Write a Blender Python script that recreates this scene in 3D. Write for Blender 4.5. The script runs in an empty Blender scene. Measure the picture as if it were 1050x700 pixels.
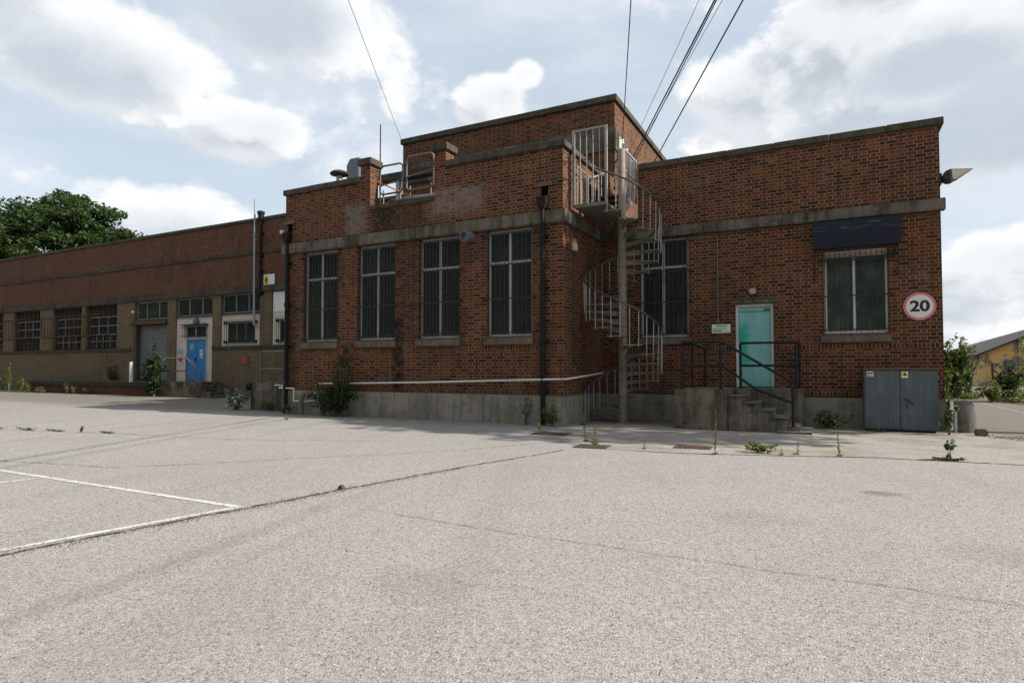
import bpy, bmesh, math, random
from mathutils import Vector, Matrix
R = math.radians
random.seed(7)
scene = bpy.context.scene
COL = scene.collection

# ------------------------------------------------------------------ node helpers
class NT:
    def __init__(s, tree): s.t = tree; s.n = tree.nodes; s.l = tree.links
    def node(s, kind, **kw):
        n = s.n.new(kind)
        for k, v in kw.items(): setattr(n, k, v)
        return n
    def put(s, sock, v):
        if isinstance(v, S): s.l.new(v.s, sock)
        elif v is not None:
            if hasattr(sock, 'default_value'):
                dv = sock.default_value
                if hasattr(dv, '__len__') and not hasattr(v, '__len__'): v = (v,) * len(dv)
                if hasattr(dv, '__len__') and len(dv) == 4 and len(v) == 3: v = tuple(v) + (1,)
                sock.default_value = v
    def math(s, op, a, b=None, c=None, clamp=False):
        n = s.node('ShaderNodeMath', operation=op, use_clamp=clamp)
        s.put(n.inputs[0], a)
        if b is not None: s.put(n.inputs[1], b)
        if c is not None: s.put(n.inputs[2], c)
        return S(s, n.outputs[0])
    def sstep(s, v, a, b, lo=0.0, hi=1.0):
        n = s.node('ShaderNodeMapRange', interpolation_type='SMOOTHSTEP')
        s.put(n.inputs[0], v)
        for i, q in enumerate((a, b, lo, hi)): s.put(n.inputs[i + 1], q)
        return S(s, n.outputs[0])
    def mix(s, f, a, b, mode='MIX'):
        n = s.node('ShaderNodeMix', data_type='RGBA', blend_type=mode)
        s.put(n.inputs[0], f); s.put(n.inputs[6], a); s.put(n.inputs[7], b)
        return S(s, n.outputs[2])
    def pos(s): return S(s, s.node('ShaderNodeNewGeometry').outputs['Position'])
    def objpos(s): return S(s, s.node('ShaderNodeTexCoord').outputs['Object'])
    def normal(s): return S(s, s.node('ShaderNodeNewGeometry').outputs['Normal'])
    def island(s): return S(s, s.node('ShaderNodeNewGeometry').outputs['Random Per Island'])
    def xyz(s, v):
        n = s.node('ShaderNodeSeparateXYZ'); s.put(n.inputs[0], v)
        return [S(s, o) for o in n.outputs]
    def vec(s, x, y, z=0.0):
        n = s.node('ShaderNodeCombineXYZ')
        for i, q in enumerate((x, y, z)): s.put(n.inputs[i], q)
        return S(s, n.outputs[0])
    def scale(s, v, k):
        n = s.node('ShaderNodeMapping'); s.put(n.inputs[0], v)
        n.inputs['Scale'].default_value = k if hasattr(k, '__len__') else (k, k, k)
        return S(s, n.outputs[0])
    def vadd(s, v, k):
        n = s.node('ShaderNodeVectorMath', operation='ADD'); s.put(n.inputs[0], v); s.put(n.inputs[1], k)
        return S(s, n.outputs[0])
    def noise(s, v, sc, det=4, rough=.55, dist=0.0):
        n = s.node('ShaderNodeTexNoise')
        s.put(n.inputs['Vector'], v); s.put(n.inputs['Scale'], sc); s.put(n.inputs['Detail'], det)
        s.put(n.inputs['Roughness'], rough); s.put(n.inputs['Distortion'], dist)
        return S(s, n.outputs[0])
    def vor(s, v, sc, feature='F1', out=0):
        n = s.node('ShaderNodeTexVoronoi', feature=feature)
        s.put(n.inputs['Vector'], v); s.put(n.inputs['Scale'], sc)
        return S(s, n.outputs[out])
    def white(s, v):
        n = s.node('ShaderNodeTexWhiteNoise', noise_dimensions='3D'); s.put(n.inputs['Vector'], v)
        return S(s, n.outputs[0])
    def ramp(s, f, stops):
        n = s.node('ShaderNodeValToRGB'); s.put(n.inputs[0], f)
        e = n.color_ramp.elements
        while len(e) < len(stops): e.new(.5)
        for q, (p, c) in zip(e, stops): q.position = p; q.color = tuple(c) + (1,)
        return S(s, n.outputs[0])
    def bump(s, h, strength=.5, dist=.01):
        n = s.node('ShaderNodeBump'); s.put(n.inputs['Height'], h)
        n.inputs['Strength'].default_value = strength; n.inputs['Distance'].default_value = dist
        return S(s, n.outputs[0])
class S:
    def __init__(s, nt, sock): s.nt = nt; s.s = sock
    def __add__(s, o): return s.nt.math('ADD', s, o)
    def __radd__(s, o): return s.nt.math('ADD', o, s)
    def __sub__(s, o): return s.nt.math('SUBTRACT', s, o)
    def __rsub__(s, o): return s.nt.math('SUBTRACT', o, s)
    def __mul__(s, o): return s.nt.math('MULTIPLY', s, o)
    def __rmul__(s, o): return s.nt.math('MULTIPLY', o, s)
    def __truediv__(s, o): return s.nt.math('DIVIDE', s, o)
    def floor(s): return s.nt.math('FLOOR', s)
    def fract(s): return s.nt.math('FRACT', s)
    def abs(s): return s.nt.math('ABSOLUTE', s)
    def min(s, o): return s.nt.math('MINIMUM', s, o)
    def max(s, o): return s.nt.math('MAXIMUM', s, o)
    def gt(s, o): return s.nt.math('GREATER_THAN', s, o)
    def lt(s, o): return s.nt.math('LESS_THAN', s, o)

def material(name, build):
    m = bpy.data.materials.new(name); m.use_nodes = True
    nt = NT(m.node_tree); nt.n.clear()
    out = nt.node('ShaderNodeOutputMaterial'); p = nt.node('ShaderNodeBsdfPrincipled')
    nt.l.new(p.outputs[0], out.inputs[0])
    r = build(nt) or {}
    for k, v in r.items():
        if k == 'translucent': continue
        nt.put(p.inputs[k], v)
    if 'translucent' in r:
        tr = nt.node('ShaderNodeBsdfTranslucent'); nt.put(tr.inputs[0], r['translucent'])
        mx = nt.node('ShaderNodeMixShader'); mx.inputs[0].default_value = .3
        nt.l.new(p.outputs[0], mx.inputs[1]); nt.l.new(tr.outputs[0], mx.inputs[2]); nt.l.new(mx.outputs[0], out.inputs[0])
    return m

M = {}
def simple(name, c, rough=.6, metal=0.0, dirt=.35, dc=(.03, .025, .02), sc=3.0, streak=True, spec=.5, bump=0.0):
    """paint / metal / plastic with blotchy dirt and vertical weather streaks"""
    def b(nt):
        p = nt.pos()
        n = nt.noise(p, sc, 6, .6)
        st = nt.noise(nt.scale(p, (9, 9, .7)), 1.5, 4, .6) if streak else nt.noise(p, sc * 4, 3)
        f = nt.sstep(n * .6 + st * .5, .48, .78) * dirt
        fine = nt.noise(p, 60, 2)
        col = nt.mix(f, c, dc)
        col = nt.mix(.25, col, nt.mix(fine, tuple(q * .7 for q in c), tuple(min(1, q * 1.25) for q in c)))
        d = {'Base Color': col, 'Roughness': nt.sstep(n, .2, .8, rough - .1, min(1, rough + .15)), 'Metallic': metal, 'Specular IOR Level': spec}
        if bump: d['Normal'] = nt.bump(fine * .4 + n, bump, .01)
        return d
    M[name] = material(name, b)

def brick_material(name, pal, mortar, stock=None, sold=(), split=None, stains=(), bloom=.25, soot=.5):
    def b(nt):
        p = nt.pos(); x, y, z = nt.xyz(p)
        u = x + y
        wob = nt.noise(p, 9, 2) - .5
        z2 = z + wob * .008; u2 = u + wob * .012
        row = (z2 / .075).floor(); par = (row * .5).fract()
        t = u2 / .3375 + par * 1.0
        cell = t.floor(); f = t.fract()
        isS = f.lt(.6667)
        dm = f.min((f - .6667).abs()).min(1.0 - f) * .3375
        zf = (z2 / .075).fract(); dz = zf.min(1.0 - zf) * .075
        ident = cell * 2.0 + isS
        rnd = nt.white(nt.vec(ident, row, 3.3))
        d = dm.min(dz)
        for (za, zb) in sold:                                       # soldier courses of bricks on end
            inb = z.gt(za) * z.lt(zb)
            c2 = u2 / .075
            f2 = c2.fract(); e2 = (f2.min(1.0 - f2) * .075).min((z - za).abs()).min((z - zb).abs())
            r2 = nt.white(nt.vec(c2.floor(), za * 7, 1.1))
            d = d + inb * (e2 - d); rnd = rnd + inb * (r2 - rnd)
        rnd = rnd * .76 + nt.sstep(nt.noise(p, .9, 4, .6), .25, .75) * .24
        mort = nt.sstep(d, .0045, .0098, 1, 0)
        bc = nt.ramp(rnd, pal)
        if stock:
            bs = nt.ramp(rnd, stock); bc = nt.mix(nt.sstep(z + wob * .3, split - .05, split + .05), bs, bc)
        g = nt.noise(p, 45, 3, .7)
        bc = nt.mix(.45, bc, nt.mix(nt.sstep(g, .3, .7), (.45, .4, .4), (1.5, 1.5, 1.5)), 'MULTIPLY')
        mc = nt.mix(nt.sstep(dz, .004, .010), tuple(q * .62 for q in mortar), nt.mix(nt.sstep(nt.noise(p, 2.3, 5), .35, .65), tuple(q * .6 for q in mortar), mortar))  # bed joints get a darker mortar colour: their shadow is painted in
        col = nt.mix(mort, bc, mc)
        big = nt.noise(p, .55, 6, .62)
        st = nt.noise(nt.vec(u * 2.6, z * .35, 0.0), 1.0, 5, .62)
        col = nt.mix(nt.sstep(big * .55 + st * .45, .48, .68) * soot, col, nt.mix(.72, col, (.012, .010, .009)))
        bl = nt.noise(nt.vadd(nt.vec(u * 1.1, z * .8, 0.0), (31, 7, 0)), 1.0, 7, .68)
        col = nt.mix(nt.sstep(bl, .58, .72) * bloom, col, (.20, .165, .14))
        for (x0, x1, z0, z1, k, c) in stains:
            e = nt.sstep((x - (x0 + x1) / 2).abs() + (g - .5) * .3, (x1 - x0) * .25, (x1 - x0) * .62, 1, 0)
            e = e * nt.sstep(z, z0 - .25, z0 + .2) * nt.sstep(z, z1 - .1, z1 + .12, 1, 0)
            col = nt.mix(e * nt.sstep(nt.noise(p, 6, 5, .7), .3, .6) * k, col, c)
        h = nt.sstep(d, .001, .009) + g * .25 + rnd * .3
        return {'Base Color': col, 'Roughness': .9, 'Normal': nt.bump(h, .55, .008), 'Specular IOR Level': .25}
    M[name] = material(name, b)

red = [(0, (.024, .012, .010)), (.24, (.050, .020, .014)), (.46, (.092, .032, .0165)), (.78, (.135, .045, .020)), (1, (.18, .069, .031))]
brick_material('brick_red', red, (.33, .215, .125), sold=((.665, .77), (1.70, 1.815)), bloom=.3,
    stains=((-10.85, -9.9, 4.85, 5.5, .92, (.016, .014, .012)), (-10.2, -8.9, 5.0, 5.5, .55, (.02, .017, .014)), (-11.7, -10.9, 4.87, 5.7, .65, (.22, .19, .17)),
            (-9.0, -7.2, 5.15, 5.75, .7, (.24, .20, .17)), (-10.05, -9.65, .7, 2.6, 1.0, (.008, .009, .007)), (-9.95, -9.2, 2.0, 4.6, .6, (.022, .017, .014)),
            (-13.9, -13.45, .6, 3.6, .6, (.02, .018, .014)), (-5.95, -5.5, .66, 2.4, .5, (.02, .018, .014))))
wing = [(0, (.085, .040, .026)), (.4, (.120, .052, .031)), (.8, (.150, .066, .038)), (1, (.17, .092, .052))]
stock = [(0, (.13, .098, .060)), (.4, (.165, .126, .076)), (.8, (.195, .152, .093)), (1, (.195, .14, .080))]
brick_material('brick_wing', wing, (.13, .09, .06), stock=stock, split=4.85, soot=.45, bloom=.2)
brick_material('brick_dock', [(0, (.07, .025, .018)), (1, (.14, .05, .03))], (.08, .06, .045), soot=.7, bloom=.1)

def concrete(name, c, dark=.6, moss=0.0, rough=.9, blotch=1.2):
    def b(nt):
        p = nt.pos(); x, y, z = nt.xyz(p)
        n = nt.noise(p, blotch, 7, .62); st = nt.noise(nt.vec((x + y) * 5.0, z * .5, 0.0), 1.0, 5, .6)
        fine = nt.noise(p, 70, 3, .7); mid = nt.noise(p, 11, 5, .65)
        col = nt.mix(nt.sstep(n * .5 + st * .5, .40, .60) * dark, c, tuple(q * .25 for q in c))
        col = nt.mix(nt.sstep(nt.noise(p, 4.5, 7, .7), .52, .66) * .5, col, tuple(q * .3 for q in c))
        col = nt.mix(nt.sstep(mid, .56, .72) * .4, col, tuple(min(1, q * 1.6) for q in c))
        col = nt.mix(.5, col, nt.mix(fine, (.5, .5, .5), (1.5, 1.5, 1.5)), 'MULTIPLY')
        sv = nt.node('ShaderNodeTexVoronoi', feature='F1'); nt.put(sv.inputs['Vector'], p); nt.put(sv.inputs['Scale'], 24)
        lich = nt.sstep(S(nt, sv.outputs[0]), .12, .3, 1, 0) * nt.xyz(S(nt, sv.outputs[1]))[0].lt(.22) * nt.sstep(nt.noise(p, 2.1, 4), .42, .6)
        col = nt.mix(lich * .55, col, tuple(min(1, q * 2.4) for q in c))
        drip = nt.noise(nt.vec((x + y) * 11.0, z * .8, 3.0), 1.0, 4, .6)
        col = nt.mix(nt.sstep(drip, .55, .72) * dark * .7, col, tuple(q * .18 for q in c))
        if moss:
            nz = nt.xyz(nt.normal())[2]
            col = nt.mix(nt.sstep(nz * .6 + n * .6, .6, .95) * moss, col, (.16, .16, .06))
        return {'Base Color': col, 'Roughness': rough, 'Normal': nt.bump(fine * .5 + mid, .5, .015), 'Specular IOR Level': .25}
    M[name] = material(name, b)
concrete('concrete', (.15, .135, .11))
concrete('concrete_band', (.155, .136, .105), .85, .3)
concrete('concrete_wing', (.085, .075, .056), .6, .2)
concrete('concrete_plinth', (.30, .275, .22), .5)
concrete('concrete_step', (.185, .16, .122), .95, .3, blotch=2.2)
concrete('concrete_coping', (.095, .082, .058), .55, .8)
concrete('concrete_block', (.17, .16, .135), .5)
concrete('sill_stone', (.16, .135, .10), .5)
simple('frame_white', (.42, .42, .42), .5, dirt=.75, dc=(.10, .08, .06))
simple('frame_dull', (.21, .20, .195), .6, dirt=.8, dc=(.06, .045, .035))
simple('frame_purple_white', (.62, .60, .61), .5, dirt=.5, dc=(.12, .10, .08))
simple('bar_dark', (.018, .018, .02), .6, dirt=.5, dc=(.06, .03, .015))
simple('bar_rust', (.055, .025, .015), .8, dirt=.5, dc=(.03, .012, .006))
simple('pipe_black', (.009, .008, .008), .6, dirt=.25, dc=(.035, .028, .022), spec=.25)
simple('panel_cream', (.60, .535, .45), .7, dirt=.35, dc=(.16, .13, .1))
simple('white_plastic', (.68, .67, .62), .45, dirt=.3, dc=(.2, .18, .15))
simple('steel_stair', (.27, .235, .185), .7, dirt=.85, dc=(.085, .05, .03), metal=.1)
simple('steel_bar', (.33, .31, .28), .5, dirt=.65, dc=(.10, .07, .05), metal=.2)
simple('tread', (.18, .165, .135), .75, dirt=.75, dc=(.05, .045, .035))
simple('handrail_dark', (.05, .05, .055), .3, dirt=.3, dc=(.2, .19, .18))
simple('rail_navy', (.008, .010, .015), .6, dirt=.3, dc=(.06, .04, .03), spec=.3)
simple('rail_grey', (.12, .115, .105), .5, dirt=.5, dc=(.05, .035, .025))
simple('rail_brown', (.17, .14, .12), .45, dirt=.5, dc=(.08, .05, .035), metal=.3)
simple('galvanised', (.36, .38, .40), .45, dirt=.3, metal=.5, dc=(.15, .14, .13))
simple('galv_dark', (.16, .18, .21), .5, dirt=.3, metal=.3, dc=(.07, .07, .07))
simple('rust', (.085, .042, .027), .85, dirt=.6, dc=(.05, .022, .014), streak=False)
simple('shutter_grey', (.14, .15, .155), .5, dirt=.35)
simple('orange_box', (.30, .07, .03), .6)
simple('roof_felt', (.06, .06, .058), .9)
simple('black_rubber', (.012, .012, .012), .7, dirt=.3, dc=(.05, .045, .04))
simple('lamp_cream', (.35, .32, .26), .5)
simple('void_dark', (.004, .004, .004), 1.0, dirt=0, spec=0)
simple('blue_door', (.015, .19, .50), .5, dirt=.22, dc=(.06, .1, .2))
simple('sign_teal', (.16, .42, .44), .5, dirt=.2)
simple('sign_red', (.45, .05, .04), .5, dirt=.2)
simple('sign_yellow', (.75, .55, .03), .5, dirt=.2)
simple('black_print', (.012, .012, .012), .6, dirt=0)
simple('print_green', (.10, .32, .12), .6, dirt=.2)
simple('print_pink', (.62, .19, .20), .5, dirt=.25, dc=(.6, .4, .38))
simple('sign_white', (.72, .71, .70), .45, dirt=.15, dc=(.4, .38, .35))
simple('cable', (.012, .012, .013), .6, dirt=0)
simple('wood_board', (.14, .10, .06), .85)
simple('orange_straps', (.45, .16, .05), .7)
simple('slate', (.045, .038, .034), .9, dirt=.4, dc=(.04, .035, .033))

def teal(nt):
    p = nt.pos(); x, y, z = nt.xyz(p)
    n = nt.noise(nt.vec(x * 2.2, z * .9, y), 2.2, 6, .65)
    patch = nt.sstep(x + (nt.noise(p, 5, 5, .7) - .5) * .5, -1.72, -1.55, 1, 0) * nt.sstep(z, 1.25, 1.5) * nt.sstep(z, 2.15, 2.45, 1, 0)
    col = nt.mix(nt.sstep(n, .4, .7), (.17, .43, .40), (.23, .48, .45))
    col = nt.mix(patch, col, (.02, .36, .25))
    col = nt.mix(nt.sstep(nt.noise(nt.scale(p, (14, 14, 1.5)), 1.4, 5), .56, .74) * .4, col, (.07, .24, .2))
    return {'Base Color': col, 'Roughness': .45, 'Normal': nt.bump(nt.noise(p, 6, 3), .12, .02)}
M['teal_door'] = material('teal_door', teal)

def cab(nt):
    p = nt.pos(); x, y, z = nt.xyz(p)
    st = nt.noise(nt.scale(p, (16, 16, 1.1)), 1.3, 6, .65); n = nt.noise(p, 3, 6, .6)
    col = nt.mix(nt.sstep(st * .6 + n * .4, .47, .64) * .6, (.066, .086, .102), (.165, .15, .11))
    col = nt.mix(nt.sstep(nt.noise(p, 5.5, 6, .7), .62, .7) * .6, col, (.04, .045, .05))
    return {'Base Color': col, 'Roughness': .6, 'Normal': nt.bump(n, .15, .02)}
M['cabinet_paint'] = material('cabinet_paint', cab)

def navy(nt):
    p = nt.pos(); x, y, z = nt.xyz(p)
    n = nt.noise(nt.scale(p, (1.6, 1, 14)), 1.6, 5, .6)
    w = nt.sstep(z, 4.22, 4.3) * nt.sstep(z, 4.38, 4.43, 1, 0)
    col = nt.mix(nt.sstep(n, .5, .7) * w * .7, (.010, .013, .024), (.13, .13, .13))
    col = nt.mix(nt.sstep(nt.noise(p, 30, 3), .6, .8) * .3, col, (.04, .045, .06))
    return {'Base Color': col, 'Roughness': .3}
M['navy_board'] = material('navy_board', navy)

def glass(nt):
    p = nt.pos()
    n = nt.noise(p, 1.7, 3)
    d = nt.sstep(nt.noise(p, 5, 6, .7), .5, .8)
    return {'Base Color': nt.mix(d * .7, (.026, .033, .032), (.085, .098, .092)), 'Roughness': nt.sstep(n, .3, .7, .04, .12), 'Normal': nt.bump(n, .05, .05), 'Specular IOR Level': 1.0}
M['glass'] = material('glass', glass)
def glass_painted_reflection(nt):  # green-grey base colour paints the reflected trees into the right-hand panes
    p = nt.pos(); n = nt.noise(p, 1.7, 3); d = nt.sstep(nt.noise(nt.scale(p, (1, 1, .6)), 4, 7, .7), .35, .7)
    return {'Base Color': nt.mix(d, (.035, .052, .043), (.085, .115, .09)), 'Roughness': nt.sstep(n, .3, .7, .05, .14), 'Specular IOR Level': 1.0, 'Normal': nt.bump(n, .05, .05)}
M['glass_painted_reflection'] = material('glass_painted_reflection', glass_painted_reflection)

def render_yellow(nt):
    p = nt.pos()
    n = nt.noise(p, .8, 7, .68)
    col = nt.mix(nt.sstep(nt.noise(p, .25, 4), .4, .6), (.50, .29, .085), (.56, .36, .13))
    col = nt.mix(nt.sstep(n, .53, .57), col, (.20, .17, .14))
    return {'Base Color': col, 'Roughness': .9}
M['render_yellow'] = material('render_yellow', render_yellow)

def asphalt_nodes(nt, light=(.392, .366, .342), dark=(.205, .19, .177)):
    p = nt.pos(); x, y, z = nt.xyz(p)
    agg = nt.vor(p, 120, out=1); ar, ag, ab = nt.xyz(agg)
    agg2 = nt.xyz(nt.vor(nt.vadd(p, (3.1, 1.7, 0)), 55, out=1))[0]
    g = nt.noise(p, 28, 5, .8)
    v = ar * .34 + agg2 * .18 + g * .55
    col = nt.ramp(v, [(.14, tuple(q * .5 for q in dark)), (.36, dark), (.54, tuple((a * .6 + b * .4) for a, b in zip(light, dark))), (.76, light), (1, tuple(min(1, q * 1.4) for q in light))])
    vd = nt.node('ShaderNodeTexVoronoi', feature='F1'); nt.put(vd.inputs['Vector'], p); nt.put(vd.inputs['Scale'], 62)
    dd, rc = S(nt, vd.outputs[0]), nt.xyz(S(nt, vd.outputs[1]))
    spot = nt.sstep(dd, .22, .38, 1, 0)
    col = nt.mix(spot * rc[0].lt(.17) * .85, col, (.05, .045, .04))
    col = nt.mix(spot * rc[0].gt(.82) * .7, col, (.62, .59, .56))
    vb = nt.node('ShaderNodeTexVoronoi', feature='F1'); nt.put(vb.inputs['Vector'], nt.vadd(p, (5.1, 2.2, 0))); nt.put(vb.inputs['Scale'], 21)
    d2, r2 = S(nt, vb.outputs[0]), nt.xyz(S(nt, vb.outputs[1]))
    col = nt.mix(nt.sstep(d2, .13, .24, 1, 0) * r2[1].lt(.11) * .5, col, (.04, .036, .032))
    big = nt.noise(p, .35, 6, .6); mid = nt.noise(p, 1.6, 6, .65)
    col = nt.mix(nt.sstep(big * .6 + mid * .4, .42, .66) * .38, col, nt.mix(.6, col, (.20, .185, .17)))
    sp = nt.noise(p, 3.6, 5, .75)
    col = nt.mix(nt.sstep(sp, .64, .76) * .5, col, nt.mix(.6, col, (.11, .10, .085)))
    tr = nt.noise(nt.vec(x * .9 + y * .35, y * .08 - x * .03, 0.0), 1.2, 4, .5)
    col = nt.mix(nt.sstep(tr, .52, .72) * .28, col, nt.mix(.6, col, (.15, .14, .13)))
    h = nt.vor(p, 120) * -1.0 + g * .9
    return p, x, y, z, col, h
def asphalt(nt):
    p, x, y, z, col, h = asphalt_nodes(nt)
    for (sx, sy, sr, sk) in ((.47, 7.3, .25, .5), (-.6, 5.6, .5, .12), (1.2, 5.2, .6, .14), (-2.2, 3.0, .45, .15)):   # oil and tar stains
        e_ = (x - sx) * (x - sx) + (y - sy) * (y - sy) * 2.0
        col = nt.mix(nt.sstep(e_ + (nt.noise(p, 3.5, 6, .7) - .5) * sr * sr * 2.2, sr * sr * .1, sr * sr, 1, 0) * sk, col, (.09, .08, .068))
    for (k0, wd, sk) in ((3.37, .18, .24), (2.95, .09, .12), (5.15, .10, .12)):                # old tyre tracks beside the open joint
        e_ = (x + y * .18 + k0 + (nt.noise(p, .8, 4) - .5) * .35).abs()
        col = nt.mix(nt.sstep(e_, wd * .2, wd, 1, 0) * nt.sstep(y, 4.2, 6.0, 1, 0) * nt.sstep(nt.noise(p, 2.2, 5, .7), .3, .6) * sk, col, (.10, .09, .082))
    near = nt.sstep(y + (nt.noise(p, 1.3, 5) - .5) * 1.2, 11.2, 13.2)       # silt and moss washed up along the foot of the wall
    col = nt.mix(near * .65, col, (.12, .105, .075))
    far = nt.sstep(x + y * .2, -9, -26)                                     # darker, older surfacing towards the left yard
    col = nt.mix(far * .25, col, (.17, .15, .135))
    return {'Base Color': col, 'Roughness': .95, 'Normal': nt.bump(h, .65, .006), 'Specular IOR Level': .2}
M['asphalt'] = material('asphalt', asphalt)
def apron(nt):
    p, x, y, z, col, h = asphalt_nodes(nt, (.38, .352, .31), (.22, .20, .175))
    col = nt.mix(nt.sstep(nt.noise(p, .9, 6, .65), .45, .65) * .6, col, (.17, .145, .105))
    near = nt.sstep(y + (nt.noise(p, 1.3, 5) - .5) * 1.0, 13.0, 14.6) * nt.sstep(x, 1.5, 2.6, 1, 0)
    col = nt.mix(near * .6, col, (.11, .095, .065))
    return {'Base Color': col, 'Roughness': .95, 'Normal': nt.bump(h, .5, .005), 'Specular IOR Level': .2}
M['apron'] = material('apron', apron)
def roadpaint(nt):
    p, x, y, z, col, h = asphalt_nodes(nt)
    w = nt.sstep(nt.noise(p, 9, 6, .72) * .55 + nt.noise(p, 45, 3, .7) * .45, .40, .56)
    col = nt.mix(w * .8, col, (.70, .68, .65))
    return {'Base Color': col, 'Roughness': .85, 'Normal': nt.bump(h, .5, .005), 'Specular IOR Level': .2}
M['road_paint'] = material('road_paint', roadpaint)
def crack(nt):
    p = nt.pos()
    return {'Base Color': nt.mix(nt.noise(p, 30, 4, .7), (.025, .022, .018), (.14, .12, .09)), 'Roughness': 1.0, 'Specular IOR Level': .1}
M['crack'] = material('crack', crack)
def seam(nt):
    p = nt.pos()
    return {'Base Color': nt.mix(nt.sstep(nt.noise(p, 6, 5, .7), .4, .6), (.05, .045, .04), (.24, .22, .2)), 'Roughness': 1.0, 'Specular IOR Level': .1}
M['silt'] = material('silt', lambda nt: {'Base Color': nt.mix(nt.noise(nt.pos(), 20, 5, .7), (.06, .05, .04), (.20, .175, .14)), 'Roughness': 1.0})
M['seam'] = material('seam', seam)

def leaf(name, a, b_, tr):
    def bb(nt):
        i = nt.island(); n = nt.noise(nt.pos(), 1.1, 3)
        c = nt.mix(i * .6 + n * .4, a, b_)
        return {'Base Color': c, 'Roughness': .55, 'Specular IOR Level': .35, 'translucent': tr}
    M[name] = material(name, bb)
leaf('leaf_tree', (.022, .048, .014), (.055, .095, .022), (.06, .11, .02))
leaf('leaf_dark', (.014, .035, .012), (.035, .07, .02), (.04, .08, .02))
leaf('leaf_bush', (.035, .065, .018), (.085, .13, .035), (.10, .15, .03))
leaf('leaf_weed', (.07, .10, .02), (.17, .19, .04), (.18, .22, .04))
leaf('leaf_grey', (.10, .13, .08), (.20, .22, .15), (.15, .2, .1))
leaf('flower_yellow', (.55, .42, .10), (.65, .55, .22), (.5, .4, .1))
leaf('flower_white', (.55, .55, .48), (.7, .68, .6), (.5, .5, .4))
simple('bark', (.07, .055, .04), .9, dirt=.5)
simple('stem', (.10, .10, .04), .8, dirt=.3)

# ------------------------------------------------------------------ mesh helpers
class MB:
    def __init__(s): s.v = []; s.f = []
    def add(s, vs, fs):
        o = len(s.v); s.v += [tuple(q) for q in vs]; s.f += [tuple(i + o for i in q) for q in fs]; return s
    def box(s, x0, x1, y0, y1, z0, z1):
        v = [(x, y, z) for x in (x0, x1) for y in (y0, y1) for z in (z0, z1)]
        return s.add(v, [(0, 1, 3, 2), (4, 6, 7, 5), (0, 4, 5, 1), (2, 3, 7, 6), (0, 2, 6, 4), (1, 5, 7, 3)])
    def prism(s, pts, axis, a, b):
        """closed outline pts (2-D) swept along an axis from a to b"""
        def mk(p, q): return {'x': (q, p[0], p[1]), 'y': (p[0], q, p[1]), 'z': (p[0], p[1], q)}[axis]
        n = len(pts)
        return s.add([mk(p, a) for p in pts] + [mk(p, b) for p in pts],
                     [tuple(range(n))[::-1], tuple(range(n, 2 * n))] + [(i, (i + 1) % n, n + (i + 1) % n, n + i) for i in range(n)])
    def tube(s, pts, r, n=8, closed=False):
        pts = [Vector(p) for p in pts]; rs = r if hasattr(r, '__len__') else [r] * len(pts)
        rings = []; u = None
        for i, p in enumerate(pts):
            if closed: t = pts[(i + 1) % len(pts)] - pts[i - 1]
            else: t = pts[min(i + 1, len(pts) - 1)] - pts[max(i - 1, 0)]
            if t.length < 1e-9: t = Vector((0, 0, 1))
            t.normalize()
            if u is None: u = t.orthogonal().normalized()
            u = (u - t * u.dot(t))
            u = u.normalized() if u.length > 1e-6 else t.orthogonal().normalized()
            w = t.cross(u)
            rings.append([p + (u * math.cos(2 * math.pi * k / n) + w * math.sin(2 * math.pi * k / n)) * rs[i] for k in range(n)])
        vs = [q for g in rings for q in g]; fs = []
        m = len(pts)
        for i in range(m if closed else m - 1):
            a, b = i * n, ((i + 1) % m) * n
            fs += [(a + k, a + (k + 1) % n, b + (k + 1) % n, b + k) for k in range(n)]
        if not closed: fs += [tuple(range(n))[::-1], tuple(range((m - 1) * n, m * n))]
        return s.add(vs, fs)
    def lathe(s, c, prof, n=20, axis=(0, 0, 1)):
        """prof: (r, h) pairs along axis"""
        ax = Vector(axis).normalized(); u = ax.orthogonal().normalized(); w = ax.cross(u); c = Vector(c)
        vs = [c + ax * h + (u * math.cos(2 * math.pi * k / n) + w * math.sin(2 * math.pi * k / n)) * max(r, 1e-4) for r, h in prof for k in range(n)]
        m = len(prof)
        fs = [(i * n + k, i * n + (k + 1) % n, (i + 1) * n + (k + 1) % n, (i + 1) * n + k) for i in range(m - 1) for k in range(n)]
        fs += [tuple(range(n))[::-1], tuple(range((m - 1) * n, m * n))]
        return s.add(vs, fs)
    def build(s, name, mat, parent=None, smooth=False, bevel=0.0, tags=None):
        me = bpy.data.meshes.new(name)
        off = world_loc(parent) if parent is not None else Vector((0, 0, 0))
        me.from_pydata([Vector(q) - off for q in s.v], [], s.f)
        bm = bmesh.new(); bm.from_mesh(me); bmesh.ops.recalc_face_normals(bm, faces=bm.faces)
        if bevel:
            bmesh.ops.remove_doubles(bm, verts=bm.verts, dist=1e-5)
            es = [e for e in bm.edges if len(e.link_faces) == 2 and e.calc_face_angle(0) > .5]
            bmesh.ops.bevel(bm, geom=es, offset=bevel, segments=2, affect='EDGES', clamp_overlap=True)
        bm.to_mesh(me); bm.free()
        if smooth:
            for p in me.polygons: p.use_smooth = True
            try: me.set_sharp_from_angle(angle=R(40))
            except Exception: pass
        me.materials.append(M[mat])
        o = bpy.data.objects.new(name, me); COL.objects.link(o)
        if parent is not None: o.parent = parent
        if tags: tag(o, *tags)
        return o
def world_loc(o):
    v = Vector((0, 0, 0))
    while o is not None: v += o.location; o = o.parent
    return v
def tag(o, label, cat, group=None, kind=None):
    o['label'] = label; o['category'] = cat
    if group: o['group'] = group
    if kind: o['kind'] = kind
    return o
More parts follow.
